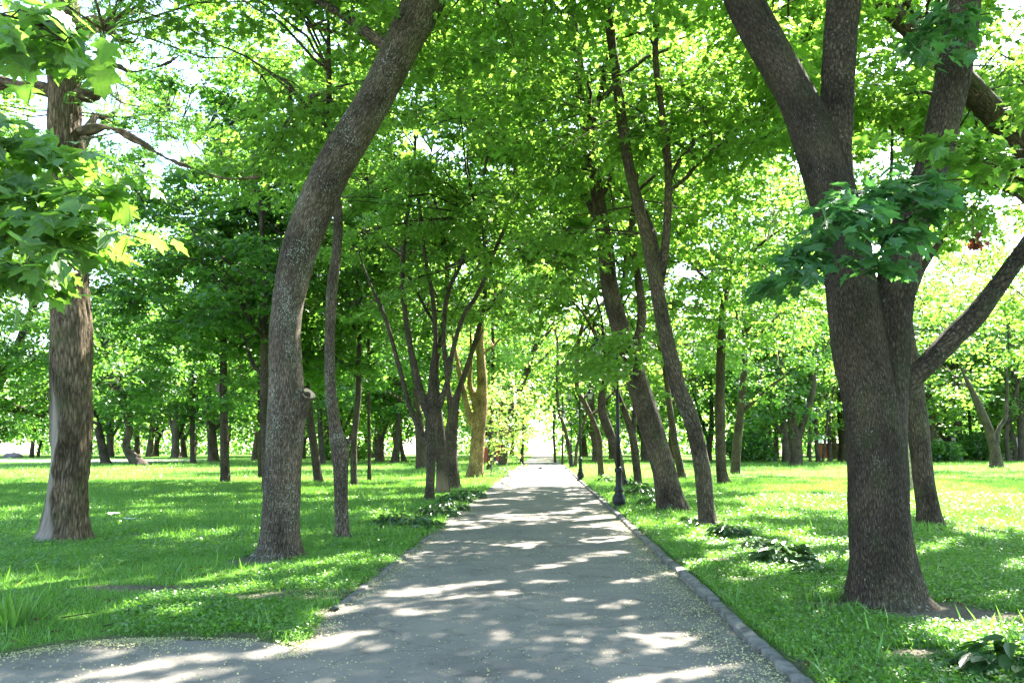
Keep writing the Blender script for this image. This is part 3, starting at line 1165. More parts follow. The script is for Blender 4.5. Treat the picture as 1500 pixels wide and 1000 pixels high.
def big_extra(mb, r):
    wood = MB()
    mb = MB()
    for pts, n, sp, sz in [
        ([(1420, 262, 7.6), (1330, 268, 7.1), (1255, 285, 6.9), (1215, 300, 6.8)], 24, .34, .14),
        ([(1420, 290, 7.5), (1310, 305, 7.0), (1230, 325, 6.7), (1175, 375, 6.6)], 28, .32, .15),
        ([(1345, 310, 7.2), (1300, 345, 6.9), (1285, 385, 6.8), (1290, 405, 6.8)], 18, .24, .15),
        ([(1240, 320, 6.9), (1195, 360, 6.7), (1165, 405, 6.7), (1155, 425, 6.7)], 14, .17, .15),
        ([(1450, 20, 7.9), (1390, 30, 7.6), (1350, 60, 7.4), (1330, 95, 7.4)], 20, .34, .15),
        ([(1540, 262, 7.8), (1450, 225, 7.6), (1390, 210, 7.5), (1350, 205, 7.45)], 26, .42, .14),
    ]:
        if pts[0] in ((1450, 20, 7.9), (1540, 262, 7.8)):
            W.append(wood)
            SPR.append(mb)
            wood, mb = MB(), MB()
        e, o = spray(mb, wood, pts, r, n, sp, sz, T_NEAR)
        leaf_cloud(mb, e, o, 6, .18, .035, sz, T_NEAR, r, cull=False, droop=.38)
    W.append(wood)
    SPR.append(mb)


W, SPR = [], []
R1, _ = tree('maple_tree', 'massive three-stemmed maple with flared foot on the grass beside the stone kerb', [
    [(1297, 893, 104), (1296, 874, 95), (1293, 850, 86), (1290, 800, 79), (1286, 700, 76), (1278, 600, 76), (1262, 520, 72), (1249, 440, 68), (1238, 360, 66), (1220, 290, 64), (1196, 210, 60), (1165, 140, 52), (1130, 80, 51), (1090, 0, 50), (1060, -70, 46), (1020, -160, 38)],
    [(1242, 350, 44), (1224, 250, 46), (1226, 170, 44), (1230, 80, 43), (1236, 0, 42), (1242, -90, 38), (1250, -200, 30)],
    [(1289, 780, 62), (1292, 680, 62), (1299, 560, 57), (1306, 460, 52), (1316, 400, 52), (1334, 330, 46), (1362, 250, 42), (1388, 150, 42), (1405, 60, 42), (1413, 0, 40), (1420, -90, 36)],
    [(1295, 610, 26), (1330, 562, 28), (1362, 530, 27), (1398, 492, 28), (1425, 466, 27), (1455, 428, 25), (1480, 395, 23), (1500, 365, 22), (1530, 320, 17)],
], ext=[5, 6, 5, 2.5], fuse_vox=.022, amp=.012, bsc=1.3, bark=BARK_BIG, R=5.6, zb=7.2, zt=15.5, cc=(1.2, .6), nl=10, ns=80, lai=2.6, extra=big_extra, flare=1.3, T=T_MID, size=.135)
for i in (0, 1, 2):
    W[i].build('limb', BARK_BIG, R1, np.array(R1.location), bark=True)
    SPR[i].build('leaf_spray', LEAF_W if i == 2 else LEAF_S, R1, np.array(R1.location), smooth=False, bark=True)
# a cluster of dead leaves hanging in it
mb = MB()
pp = ppt(1426, 354, 7.6)
k = 26
put_leaves(mb, pp + rng.normal(0, .035, (k, 3)) * [1, 1, 1.3], rng.normal(0, 1, (k, 3)), rng.normal(0, .5, (k, 3)) - [0, 0, 1], rng.uniform(.05, .1, k), T_MID)
tube(mb, np.stack([pp + [0, 0, .5], pp + [.01, 0, .2], pp]), np.array([.004, .004, .003]), 4)
tag(mb.build('dead_leaf_cluster', LEAF_B, R1, np.array(R1.location), smooth=False), label='reddish brown withered leaf cluster hanging on a thin twig')


def loc_scar(v, nr):
    b = foot(92, 793)
    ang = np.arctan2(v[:, 1] - b[1], v[:, 0] - b[0])         # -pi/2 faces the camera
    s = sstep(.75, .95, np.cos(ang + 2.2 + .25 * np.sin(v[:, 2] * 1.4) + .35 * (vn3(v[:, 0] * 0, v[:, 1] * 0, v[:, 2] * 4, 6) - .5))) * sstep(2.9, 2.0, v[:, 2] + .9 * (ang + 2.2))
    return s


T1, _ = tree('locust_tree', 'tall straight locust with deeply furrowed bark and a pale bare wood scar near its foot', [
    [(91, 793, 60), (93, 776, 54), (95, 750, 51), (98, 700, 49), (103, 640, 50), (105, 600, 51), (104, 500, 49), (101, 400, 46), (97, 300, 42), (93, 200, 37), (94, 100, 35), (97, 0, 29), (100, -90, 24)],
    [(90, 140, 18), (66, 132, 18), (40, 126, 15), (10, 124, 13), (-40, 112, 10)],
    [(100, 145, 20), (122, 138, 17), (138, 142, 14), (143, 126, 8), (140, 108, 5)],
    [(100, 45, 14), (125, 34, 13), (152, 32, 12), (172, 55, 10), (196, 62, 5), (206, 40, 3)],
    [(98, 195, 9), (130, 190, 8), (160, 187, 7), (200, 205, 6), (245, 232, 5), (290, 250, 3), (330, 262, 2)],
    [(100, 195, 8), (118, 215, 6), (128, 245, 5), (146, 268, 3)],
    [(95, 100, 10), (70, 90, 9), (40, 60, 7), (20, 40, 5), (-20, 30, 4)],
    [(100, 120, 9), (128, 108, 7), (158, 92, 6), (190, 105, 4), (230, 98, 3)],
], ext=[4, 1.5, None, .5, .6, None, 1, .5], fuse_vox=.018, amp=.045, bsc=.9, bark=BARK_LOC, leaf=LEAF_L, R=5.0, zb=7.0, zt=14, lai=3.6, T=T_FROND, size=.36, spread=.5, nl=11, ns=85, cc=(-.6, 1), flare=1.08, scar_fn=loc_scar, zs=.12)

T2, _ = tree('maple_tree', 'lichen-speckled maple leaning over the path with a sawn branch stub on its trunk', [
    [(409, 818, 64), (410, 804, 57), (411, 780, 52), (414, 700, 51), (418, 640, 53), (420, 600, 54), (419, 540, 48), (418, 480, 45), (424, 430, 47), (436, 375, 52), (463, 300, 55), (492, 240, 54), (519, 195, 53), (546, 150, 51), (572, 100, 50), (600, 45, 52), (625, -5, 56), (680, -90, 46), (740, -180, 40), (800, -280, 30)],
    [(604, 30, 36), (606, -20, 34), (600, -90, 32), (590, -180, 27), (580, -280, 20)],
    [(412, 672, 34), (424, 630, 34), (438, 598, 30), (450, 579, 23)],
], ext=[3.5, 3, None], fuse_vox=.022, amp=.010, bsc=1.2, bark=BARK_S, R=5.4, zb=8.0, zt=15.5, nl=10, ns=85, lai=2.8, cc=(-1.2, 1), flare=1.35)
# the sawn face of the stub
c0 = ppt(451.5, 577, foot(408, 818)[1] - .03)
ax = unit(np.array([.55, -.6, .75]))
mb = MB()
uu = unit(np.cross(ax, [0, 0, 1.0]))
vv = np.cross(ax, uu)
th = np.linspace(0, 2 * np.pi, 20, endpoint=False)
for rr, hh in ((.115, -.05),):
    ring0 = c0 + (.103 * (1 + .08 * np.sin(3 * th)))[:, None] * (np.cos(th)[:, None] * uu + np.sin(th)[:, None] * vv) - ax * .07
    ring1 = c0 + (.107 * (1 + .08 * np.sin(3 * th)))[:, None] * (np.cos(th)[:, None] * uu + np.sin(th)[:, None] * vv) + ax * .02
    v = np.vstack([ring0, ring1])
    i = np.arange(20)
    mb.add(v, [np.stack([i, (i + 1) % 20, (i + 1) % 20 + 20, i + 20], -1)])
trunk2 = [c for c in T2.children if c.name.startswith('trunk')][0]
mb.build('stub_rim', BARK_S, trunk2, np.array(T2.location), bark=True)
mb = MB()
ring = c0 + (.104 * (1 + .08 * np.sin(3 * th)))[:, None] * (np.cos(th)[:, None] * uu + np.sin(th)[:, None] * vv) + ax * .012
mb.add(np.vstack([ring, c0 + ax * .006]), [np.stack([i, (i + 1) % 20, np.full(20, 20)], -1)])
mb.build('cut_face', CUTWOOD, trunk2, np.array(T2.location))

tree('maple_tree', 'slim lichen-flecked maple with a swollen kink halfway up its crooked trunk', [
    [(501, 787, 21), (500, 740, 20), (499, 690, 21), (497, 655, 25), (490, 620, 18), (484, 570, 16), (483, 520, 16), (484, 470, 16), (487, 420, 16), (494, 360, 15), (495, 310, 14), (488, 260, 12), (484, 200, 10), (482, 130, 8)],
    [(492, 660, 10), (504, 645, 9), (514, 648, 6)],
], ext=[3, None], fuse_vox=.02, amp=.006, bark=BARK_S, R=3.4, zb=6.3, zt=13, nl=8, ns=40, lai=2.6)

def r4_extra(mb, r):
    wood = MB()
    for pts, n, sp in [([(960, 470, 19.6), (920, 500, 19), (880, 525, 18.6), (835, 545, 18.4)], 24, .9),
                       ([(975, 480, 19.4), (945, 505, 18.8), (915, 530, 18.4), (900, 550, 18.3)], 16, .8),
                       ([(890, 380, 19.5), (850, 400, 18.8), (800, 420, 18.4), (770, 425, 18.2)], 14, .8)]:
        e, o = spray(mb, wood, pts, r, n, sp, .17, T_MID)
        leaf_cloud(mb, e, o, 16, .38, .06, .17, T_MID, r, cull=False, droop=.4)
    W.append(wood)


R4, _ = tree('maple_tree', 'thick brown maple leaning toward the path just behind the nearest lamp post', [
    [(986, 752, 42), (979, 720, 38), (970, 680, 35), (955, 630, 34), (938, 575, 33), (916, 505, 29), (896, 435, 26), (886, 360, 24), (873, 270, 19), (858, 190, 16), (850, 100, 13), (838, 20, 11)],
    [(925, 530, 16), (940, 470, 14), (935, 410, 12), (925, 350, 11), (930, 290, 9)],
], ext=[3, 3], fuse_vox=.03, amp=.012, R=5, zb=6.2, zt=16.5, nl=10, ns=65, lai=2.8, extra=r4_extra)
W[3].build('limb', BARK, R4, np.array(R4.location), bark=True)
tree('maple_tree', 'slender dark maple bowing toward the path, its foot among the kerbside plants', [
    [(1038, 775, 25), (1034, 740, 24), (1029, 690, 24), (1014, 620, 24), (992, 562, 24), (975, 490, 22), (962, 420, 20), (945, 340, 17), (925, 260, 16), (914, 200, 15), (905, 130, 14), (892, 30, 12), (885, -60, 10)],
    [(964, 430, 10), (972, 385, 13), (979, 300, 12), (978, 230, 11), (970, 165, 10), (960, 80, 9), (965, -20, 8)],
], ext=[3, 3], fuse_vox=.024, amp=.008, R=5.0, zb=6.6, zt=15.5, nl=10, ns=66, lai=2.6, cc=(.8, 2))
tree('maple_tree', 'medium trunk at the edge of the sunny lawn, just behind the massive three-stemmed maple', [
    [(1364, 773, 32), (1358, 735, 28), (1352, 690, 27), (1344, 620, 27), (1338, 560, 24), (1331, 500, 18), (1329, 450, 14), (1344, 405, 13), (1362, 375, 10), (1392, 330, 8), (1410, 270, 6)],
    [(1336, 540, 14), (1320, 480, 12), (1310, 420, 10), (1300, 350, 8)],
], ext=[4, 4], fuse_vox=.026, amp=.008, R=5.4, zb=6.4, zt=15.5, nl=10, ns=65, lai=2.6, cc=(1.6, 3.2))
tree('maple_tree', 'leaning barkless pale yellow trunk half hidden behind the massive three-stemmed maple', [
    [(1333, 720, 17), (1331, 690, 16), (1327, 640, 15), (1322, 590, 13), (1316, 540, 11), (1310, 490, 9)]], ext=[4], bark=BARK_PALE, R=4.6, zb=5.5, zt=13, nl=8, ns=45, lai=2.2)  # barkless trunk given a leafy crown to help shade the lawn

# left row along the path
tree('maple_tree', 'slender dark many-stemmed maple nearest the camera in the left row beside the path', [
    [(629, 734, 14), (631, 690, 14), (632, 650, 16), (632, 610, 19), (631, 580, 11), (633, 545, 9), (638, 500, 8), (634, 440, 7), (622, 370, 6), (614, 300, 5)],
    [(630, 615, 12), (621, 590, 13), (612, 560, 12), (598, 490, 9), (590, 420, 8), (592, 350, 7), (601, 290, 6), (606, 240, 5)],
    [(634, 618, 12), (645, 590, 11), (655, 560, 9), (664, 510, 8), (680, 460, 7), (700, 430, 7), (728, 360, 6), (758, 290, 5), (778, 235, 4)],
    [(630, 655, 10), (620, 640, 10), (606, 610, 8), (596, 580, 8), (580, 520, 7), (562, 460, 6)],
    [(656, 560, 7), (650, 500, 7), (656, 430, 7), (678, 380, 6), (690, 320, 6), (708, 260, 5), (716, 200, 4)],
], ext=[4, 4, 3, 4, 4], fuse_vox=.03, amp=.006, bark=BARK_D, R=4.6, zb=4.6, zt=15, nl=9, ns=70, lai=2.8)
def low_scar(v, nr):
    b = foot(648, 724)
    ang = np.arctan2(v[:, 1] - b[1], v[:, 0] - b[0])
    return sstep(.2, .6, np.cos(ang + 1.5)) * sstep(1.1, .5, v[:, 2] + .5 * vn3(v[:, 0] * 6, v[:, 1] * 6, v[:, 2] * 2, 5)) * sstep(.05, .2, v[:, 2])


tree('maple_tree', 'dark trunk with pale bare wood at its foot, second in the left row', [
    [(648, 724, 20), (647, 690, 17), (645, 640, 15), (642, 600, 12), (638, 540, 10), (650, 470, 8), (655, 400, 7)]], R=4.2, zb=4.2, zt=14, ns=55, lai=2.6, bark=BARK_DS, fuse_vox=.04, amp=.008, scar_fn=low_scar)
tree('maple_tree', 'thick grey trunk third in the left row, its upper limb leaning right', [
    [(662, 716, 25), (661, 690, 21), (660, 650, 20), (664, 610, 17), (671, 575, 10), (690, 520, 8), (708, 450, 7), (712, 380, 6)],
    [(661, 610, 10), (656, 560, 8), (650, 490, 7)]], ext=[4, 4], R=4.6, zb=4.6, zt=15, ns=60, lai=2.6, fuse_vox=.04, amp=.01)
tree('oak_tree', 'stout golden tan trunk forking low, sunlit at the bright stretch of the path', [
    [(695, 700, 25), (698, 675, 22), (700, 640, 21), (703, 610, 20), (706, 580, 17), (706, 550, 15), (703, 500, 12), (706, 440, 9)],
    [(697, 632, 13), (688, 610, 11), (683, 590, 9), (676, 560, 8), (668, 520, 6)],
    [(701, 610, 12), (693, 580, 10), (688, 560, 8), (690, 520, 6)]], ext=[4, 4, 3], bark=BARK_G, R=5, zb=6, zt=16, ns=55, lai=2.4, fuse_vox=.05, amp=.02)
def sap_extra(mb, r):
    pass


tree('maple_sapling', 'slender yellow-green sapling beside the stout golden trunk', [
    [(719, 696, 2.6), (722, 670, 2.2), (727, 640, 2), (732, 610, 1.6)]], ext=[1], leaf=LEAF_Y, bark=BARK_PALE, R=1.9, zb=1.4, zt=5.4, nl=8, ns=34, lai=2.3, size=.2, cc=(.8, 0), cull=False)
tree('maple_tree', 'dark straight trunk hidden behind the yellow-green sapling', [
    [(717, 688, 9), (718, 660, 8), (720, 620, 7), (722, 570, 6), (722, 500, 5)]], R=4.5, zb=5, zt=15, lai=2.2)
tree('maple_tree', 'old dark trunk with one long bare limb slanting right over the path', [
    [(736, 683, 14), (738, 665, 13), (742, 640, 13), (750, 600, 10), (765, 560, 9), (779, 520, 8), (790, 480, 6), (800, 430, 5)],
    [(738, 660, 8), (733, 620, 7), (735, 570, 6)]], ext=[4, 5], R=5, zb=6.5, zt=16, lai=2)
tree('maple_tree', 'thin dark trunk beyond the bench at the far left edge of the path', [
    [(764, 679, 6), (765, 655, 5), (767, 625, 4)]], R=4, zb=4.5, zt=13)

# left lawn
for lab, stems, kw in [
    ('straight dark trunk carrying a small nest box on the left lawn', [[(330, 707, 14), (329, 650, 12), (328, 600, 11), (327, 500, 9), (326, 400, 7)]], dict(R=4.6, zb=3.6, zt=15, bark=BARK_D)),
    ('straight dark trunk half hidden behind the leaning maple, the nearer of two', [[(391, 718, 13), (388, 640, 12), (387, 560, 12), (388, 470, 10), (390, 400, 8)]], dict(R=4.4, zb=3.8, zt=15, bark=BARK_D)),
    ('thin dark trunk seen between the nest box tree and the leaning maple', [[(382, 701, 8), (381, 640, 7), (380, 560, 6)]], dict(R=4, zb=3.2, zt=13, bark=BARK_D)),
    ('dark trunk slanting left on the lawn, seen right of the sawn branch stub', [[(467, 707, 14), (462, 670, 12), (455, 620, 11), (450, 560, 9), (452, 500, 7)]], dict(R=4.4, zb=3.6, zt=14, bark=BARK_D)),
    ('slim dark sinuous trunk beside the kinked lichen-flecked maple', [[(519, 712, 11), (518, 680, 10), (519, 640, 9), (525, 580, 9), (526, 510, 7), (528, 440, 5)]], dict(R=3.6, zb=4, zt=13, bark=BARK_D)),
    ('very thin pole-straight tree standing alone on the left lawn', [[(541, 705, 6), (541, 650, 5), (540, 590, 4.5), (540, 520, 4), (539, 460, 3)]], dict(R=2.6, zb=4.4, zt=11, bark=BARK_D)),
    ('dark stubby trunk with a broken pale branch, beside the S-curved trunk', [[(155, 679, 13), (150, 655, 11), (144, 628, 10), (139, 610, 10), (146, 585, 7), (158, 560, 5)]], dict(R=4.4, zb=3.2, zt=12, bark=BARK_D)),
    ('black S-curved trunk on the left lawn with a swollen slanting foot', [[(205, 682, 20), (193, 668, 14), (185, 653, 11), (189, 632, 10), (187, 608, 11), (179, 582, 12), (166, 556, 11), (156, 530, 8)]], dict(R=4.8, zb=3.4, zt=13, bark=BARK_D)),
    ('dark trunk forking low against the bright far edge of the left lawn', [[(258, 670, 14), (257, 650, 10), (257, 620, 9), (258, 590, 7)], [(259, 645, 6), (266, 625, 6), (272, 610, 5)]], dict(R=4.6, zb=3.4, zt=13, bark=BARK_D, ext=[5, 4])),
    ('thin dark trunk left of the nest box tree', [[(283, 679, 8), (282, 640, 7), (282, 600, 7), (284, 560, 6), (286, 500, 5)]], dict(R=4, zb=3.6, zt=13, bark=BARK_D)),
    ('dark triangular-footed trunk beside the white gap on the left', [[(578, 678, 13), (581, 655, 10), (583, 620, 8), (586, 580, 7)]], dict(R=4.2, zb=4.6, zt=13, bark=BARK_D)),
    ('thin leaning trunk silhouetted in the white gap on the left', [[(592, 676, 8), (588, 655, 6), (585, 625, 5)]], dict(R=3.4, zb=4.6, zt=12, bark=BARK_D)),
    ('grey trunk just left of the many-stemmed maple, farther back', [[(619, 687, 20), (617, 660, 17), (615, 630, 15), (610, 590, 11), (605, 540, 8)]], dict(R=4.6, zb=4.6, zt=15)),
    ('short brownish trunk far across the lawn, seen right of the thin pole-straight tree', [[(560, 673, 8), (556, 645, 6), (553, 620, 5)]], dict(R=4, zb=3.4, zt=12, bark=BARK_D)),
    ('dark trunk far across the lawn, between the leaning maple and the kinked one', [[(473, 680, 9), (470, 640, 8), (468, 600, 7)]], dict(R=4, zb=3.4, zt=13, bark=BARK_D)),
    ('small dark trunk far left beside the grey road', [[(46, 670, 6), (48, 650, 5), (50, 635, 4)]], dict(R=4, zb=3.6, zt=11, bark=BARK_D)),
    ('smaller thin trunk far left beside the grey road', [[(56, 669, 4), (58, 655, 3.5), (62, 640, 3)]], dict(R=3.4, zb=3.4, zt=10, bark=BARK_D)),
    ('big low-branched maple at the left edge, dark limb passing behind the locust', [[(-45, 702, 28), (-42, 650, 24), (-30, 600, 22), (-10, 570, 16), (20, 520, 12), (40, 470, 9)], [(-32, 610, 16), (0, 594, 14), (30, 600, 12), (70, 606, 9), (110, 590, 6)]], dict(R=6.6, zb=2.6, zt=14, bark=BARK_D, ext=[5, 2], lai=3.6, ns=75)),
]:
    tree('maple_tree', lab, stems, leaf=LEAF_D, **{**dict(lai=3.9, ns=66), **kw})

# right row and right lawn
for lab, stems, kw in [
    ('slim dark forked trunk seen just right of the nearest lamp post', [[(935, 714, 12), (932, 680, 12), (927, 640, 12), (918, 610, 10), (908, 585, 8), (895, 545, 7)], [(928, 640, 7), (929, 600, 6), (927, 560, 6)]], dict(ext=[5, 5])),
    ('curved dark trunk just left of the nearest lamp post, bowing to the left', [[(913, 716, 16), (908, 685, 14), (903, 659, 14), (892, 632, 14), (884, 610, 14), (881, 585, 12), (886, 558, 9), (893, 520, 7)]], dict()),
    ('lit tan trunk with a bend leaning left between the two lamp posts', [[(881, 699, 10), (879, 670, 9), (877, 640, 9), (868, 615, 8), (856, 590, 8), (845, 565, 7), (848, 500, 6), (862, 450, 5)]], dict()),
    ('thin grey trunk seen between the thick leaning maple and the slender bowing one', [[(1000, 702, 12), (993, 670, 11), (987, 640, 11), (980, 590, 9), (974, 540, 8)]], dict()),
    ('straight trunk with spreading root foot on the right lawn', [[(1061, 710, 20), (1057, 690, 16), (1055, 640, 15), (1055, 580, 14), (1056, 520, 13), (1060, 450, 10)]], dict(flare=1.5)),
    ('straight trunk just right of and behind the one with the spreading foot', [[(1077, 695, 14), (1080, 650, 13), (1085, 600, 11), (1090, 540, 9), (1092, 480, 7)]], dict()),
    ('thick short dark trunk with low spreading boughs in the middle of the right lawn', [[(1166, 682, 19), (1167, 660, 17), (1165, 640, 16), (1158, 600, 11), (1150, 560, 8)], [(1168, 645, 11), (1180, 610, 9), (1192, 570, 7)]], dict(ext=[4, 4], leaf=LEAF_D, zb=2.8, R=5.5)),
    ('pale brown sunlit trunk forked like a Y on the far right lawn', [[(1460, 686, 18), (1458, 665, 14), (1453, 645, 12), (1446, 622, 11), (1435, 598, 10)], [(1458, 655, 8), (1463, 630, 6), (1473, 612, 5), (1474, 592, 5)]], dict(ext=[4, 4], zb=4.6)),
    ('dark trunk with crossing limbs left of the pale Y-forked tree', [[(1390, 674, 9), (1390, 650, 8), (1385, 620, 6)], [(1390, 650, 5), (1376, 632, 4), (1366, 600, 4)]], dict(ext=[5, 5])),
    ('thin straight trunk between the crossing-limbed tree and the pale Y-forked tree', [[(1423, 674, 5), (1422, 640, 4), (1420, 600, 4)]], dict()),
    ('dark slanting trunk just right of the pale Y-forked tree', [[(1478, 676, 7), (1475, 655, 6), (1474, 640, 6), (1478, 610, 5)]], dict()),
    ('broad dark trunk cut by the right picture edge on the far lawn', [[(1498, 676, 11), (1497, 650, 9), (1495, 620, 8)]], dict()),
    ('thin dark trunk far across the right lawn beside a rounded bush', [[(1119, 675, 5), (1117, 650, 4), (1114, 620, 4)]], dict()),
    ('pale leaning trunk far across the right lawn, left of the thick short trunk', [[(1135, 676, 7), (1130, 660, 5), (1128, 630, 4)]], dict(bark=BARK)),
    ('thin dark trunk nearest the right side of the thick short trunk', [[(1187, 677, 4), (1186, 650, 4), (1187, 610, 3)]], dict()),
    ('leaning dark trunk, middle of the thin trunks right of the thick short one', [[(1199, 677, 7), (1196, 650, 6), (1195, 610, 5)]], dict()),
    ('slim trunk leaning right among the thin trunks right of the thick short one', [[(1205, 678, 4), (1208, 650, 4), (1213, 610, 3)]], dict()),
    ('dark trunk beside the white kiosk, left of the massive maple', [[(1216, 676, 7), (1215, 645, 6), (1214, 610, 5)]], dict()),
    ('dark upright trunk partly hidden by the left side of the massive maple', [[(1238, 676, 12), (1238, 640, 10), (1237, 600, 8)]], dict()),
    ('dark forked trunk on the right of the far path, beyond the second lamp post', [[(838, 685, 7), (834, 660, 7), (828, 630, 6), (820, 605, 5), (816, 570, 5), (817, 520, 4)], [(843, 684, 5), (845, 655, 5), (852, 630, 4)]], dict(ext=[4, 5])),
    ('slim grey trunk at the far right end of the path', [[(813, 677, 4), (812, 655, 4), (811, 630, 4)]], dict(zb=5)),
    ('pole-thin dark trunk by the far end of the path', [[(824, 680, 3), (824, 640, 2.6), (824, 590, 2.2)]], dict(zb=5, R=3)),
]:
    tree('maple_tree', lab, stems, **{**dict(R=5.2, zb=4.4, zt=19 if gpt(*stems[0][0][:2])[1] > 50 else 16, lai=2.8, ns=62), **kw})


# trees whose trunks stand outside the frame, some with boughs reaching in
def left_extra(mb, r):
    wood = MB()
    mb = MB()
    for pts, n, sp, sz, k in [
        ([(-80, 190, 5.2), (20, 215, 5.1), (90, 245, 5.0), (135, 290, 5.0)], 34, .4, .135, 8),
        ([(-80, 270, 5.1), (0, 290, 5.0), (60, 320, 4.9), (115, 350, 4.9)], 34, .38, .135, 8),
        ([(-60, 330, 4.9), (60, 325, 4.8), (150, 335, 4.8), (215, 352, 4.8)], 22, .16, .125, 4),
        ([(-60, 400, 4.7), (0, 400, 4.6), (40, 385, 4.6), (70, 385, 4.6)], 18, .2, .13, 4),
        ([(-60, 250, 5.6), (20, 330, 5.5), (40, 380, 5.4), (30, 440, 5.3)], 20, .25, .135, 5),
        ([(-60, 0, 3.1), (0, 20, 3.0), (50, 35, 3.0), (95, 60, 2.95)], 18, .17, .11, 5),
        ([(-60, 40, 3.3), (-10, 60, 3.2), (20, 75, 3.2), (30, 80, 3.2)], 14, .15, .11, 5),
    ]:
        if pts[0] == (-60, 0, 3.1):
            W.append(wood)
            SPR.append(mb)
            wood, mb = MB(), MB()
        e, o = spray(mb, wood, pts, r, n, sp, sz, T_NEAR, twr=.007)
        leaf_cloud(mb, e, o, k, .14, .03, sz, T_NEAR, r, cull=False, droop=.5)
    W.append(wood)
    SPR.append(mb)


TL, _ = tree('maple_tree', 'maple outside the left frame, its bright lobed leaf sprays hanging before the locust', [
    [(-6.2, 4.6, 0, .24), (-6.1, 4.6, 1.5, .2), (-5.9, 4.7, 4, .17), (-6, 4.6, 7, .13)], [(-6, 4.7, 2.0, .07), (-5, 4.8, 2.8, .05), (-4.2, 4.9, 3.2, .03)]], px=False, depth=9.0, ext=[4, .3],
    R=3.2, zb=6, zt=11.5, nl=7, ns=30, lai=1.6, extra=left_extra)
for i in (0, 1):
    W[4 + i].build('limb', BARK, TL, np.array(TL.location), bark=True)
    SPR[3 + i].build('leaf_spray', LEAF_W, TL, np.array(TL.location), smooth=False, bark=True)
R0, _ = tree('maple_tree', 'tree outside the right frame with one thick limb slanting up behind the massive maple', [
    [(1640, 800, 46), (1635, 650, 42), (1610, 480, 40), (1570, 330, 36), (1520, 240, 36), (1480, 195, 34), (1440, 150, 31), (1415, 120, 29), (1370, 75, 26), (1325, 35, 24), (1285, -5, 22), (1230, -50, 18)],
    [(1610, 480, 30), (1640, 300, 28), (1650, 100, 24), (1640, -100, 20)]], ext=[2, 4], fuse_vox=.03, amp=.012, R=5.4, zb=5.6, zt=15, nl=9, ns=65, lai=2.6, cc=(1.6, 0), T=T_MID)
for lab, x, y_, R_, zb_, zt_ in [  # the right-hand ones are added for the shade they cast
    ('maple added for shade outside the right frame, behind the one with the slanting limb', 15.6, 21.5, 5.6, 5.0, 15.5),
    ('maple added for shade outside the right frame, level with the sunny patch of lawn', 24, 31, 5.8, 3.6, 15),
    ('maple added for shade outside the right frame, beyond the sunny patch of lawn', 31, 44, 6.2, 3.2, 15),
    ('maple added for shade outside the right frame, close beside the camera', 9.4, 5.2, 4.2, 6.5, 13),
    ('maple outside the left frame in front of the grey road', -22, 29, 5.2, 3.0, 12.5),
]:
    tree('maple_tree', lab, [[(x, y_, 0, .26), (x + .1, y_, 2, .22), (x - .2, y_ + .2, 5, .18), (x, y_, 8, .13)]], px=False, depth=max(y_, 20), ext=[5], R=R_, zb=zb_, zt=zt_, lai=2.5)

# distant trees round the lawns: three kinds built once, then copied
def dup(root, loc, rz, s, label, group):
    r = root.copy()
    C.objects.link(r)
    r.location, r.rotation_euler, r.scale = loc, (0, 0, rz), (s, s, s)
    r['label'], r['group'] = label, group
    for ch in root.children:
        c = ch.copy()
        C.objects.link(c)
        c.parent = r
    return r


protos = []
for k, (R_, zb_, zt_, lf) in enumerate([(5.2, 3.0, 14, LEAF), (4.6, 2.4, 12, LEAF_D), (5.6, 3.6, 16, LEAF)]):
    lean = [.3, -.5, .2][k]
    p, _ = tree('broadleaf_tree', 'distant broadleaf tree at the far edge of the park', [[(0, 0, 0, .4), (lean * .3, 0, 1.5, .33), (lean, .1, 4, .27), (lean * 1.2, 0, 8, .16)], [(lean * .4, 0, 1.8, .2), (lean * .4 + 1.0, .2, 4, .15), (lean + 2, 0, 6.5, .1)]],
                px=False, depth=90, ext=[4, 3], R=R_, zb=zb_, zt=zt_, ns=60, lai=2.6, leaf=lf, size=.42)
    protos.append(p)
GAPS = [(-10, 62), (588, 618), (772, 812)]
placed = []
k = 0
r = np.random.default_rng(5)
tries = 0
while len(placed) < 104 and tries < 4000:
    tries += 1
    px_ = r.uniform(-260, 1760)
    if any(a - 4 < px_ < b + 4 for a, b in GAPS):
        continue
    d = r.uniform(88, 165)
    x = (px_ - 750) / F * d
    if abs(x - (.0385 * d)) < 5.2 or any((x - a) ** 2 + (d - b) ** 2 < 26 for a, b in placed):
        continue
    if -130 < x < -36 and 80 < d < 122:
        continue
    placed.append((x, d))
for i, (x, d) in enumerate(placed):
    side = 'left' if x < 0 else 'right'
    lab = f'distant broadleaf tree among many at the far edge of the {side} lawn'
    grp = f'distant trees beyond the {side} lawn'
    s = r.uniform(1.05, 1.6)
    if i < 3:
        p = protos[i]
        p.location, p.scale = (x, d, 0), (s, s, s)
        p['label'], p['group'] = lab, grp
    else:
        dup(protos[r.integers(0, 3)], (x, d, 0), r.uniform(0, 6.28), s, lab, grp)
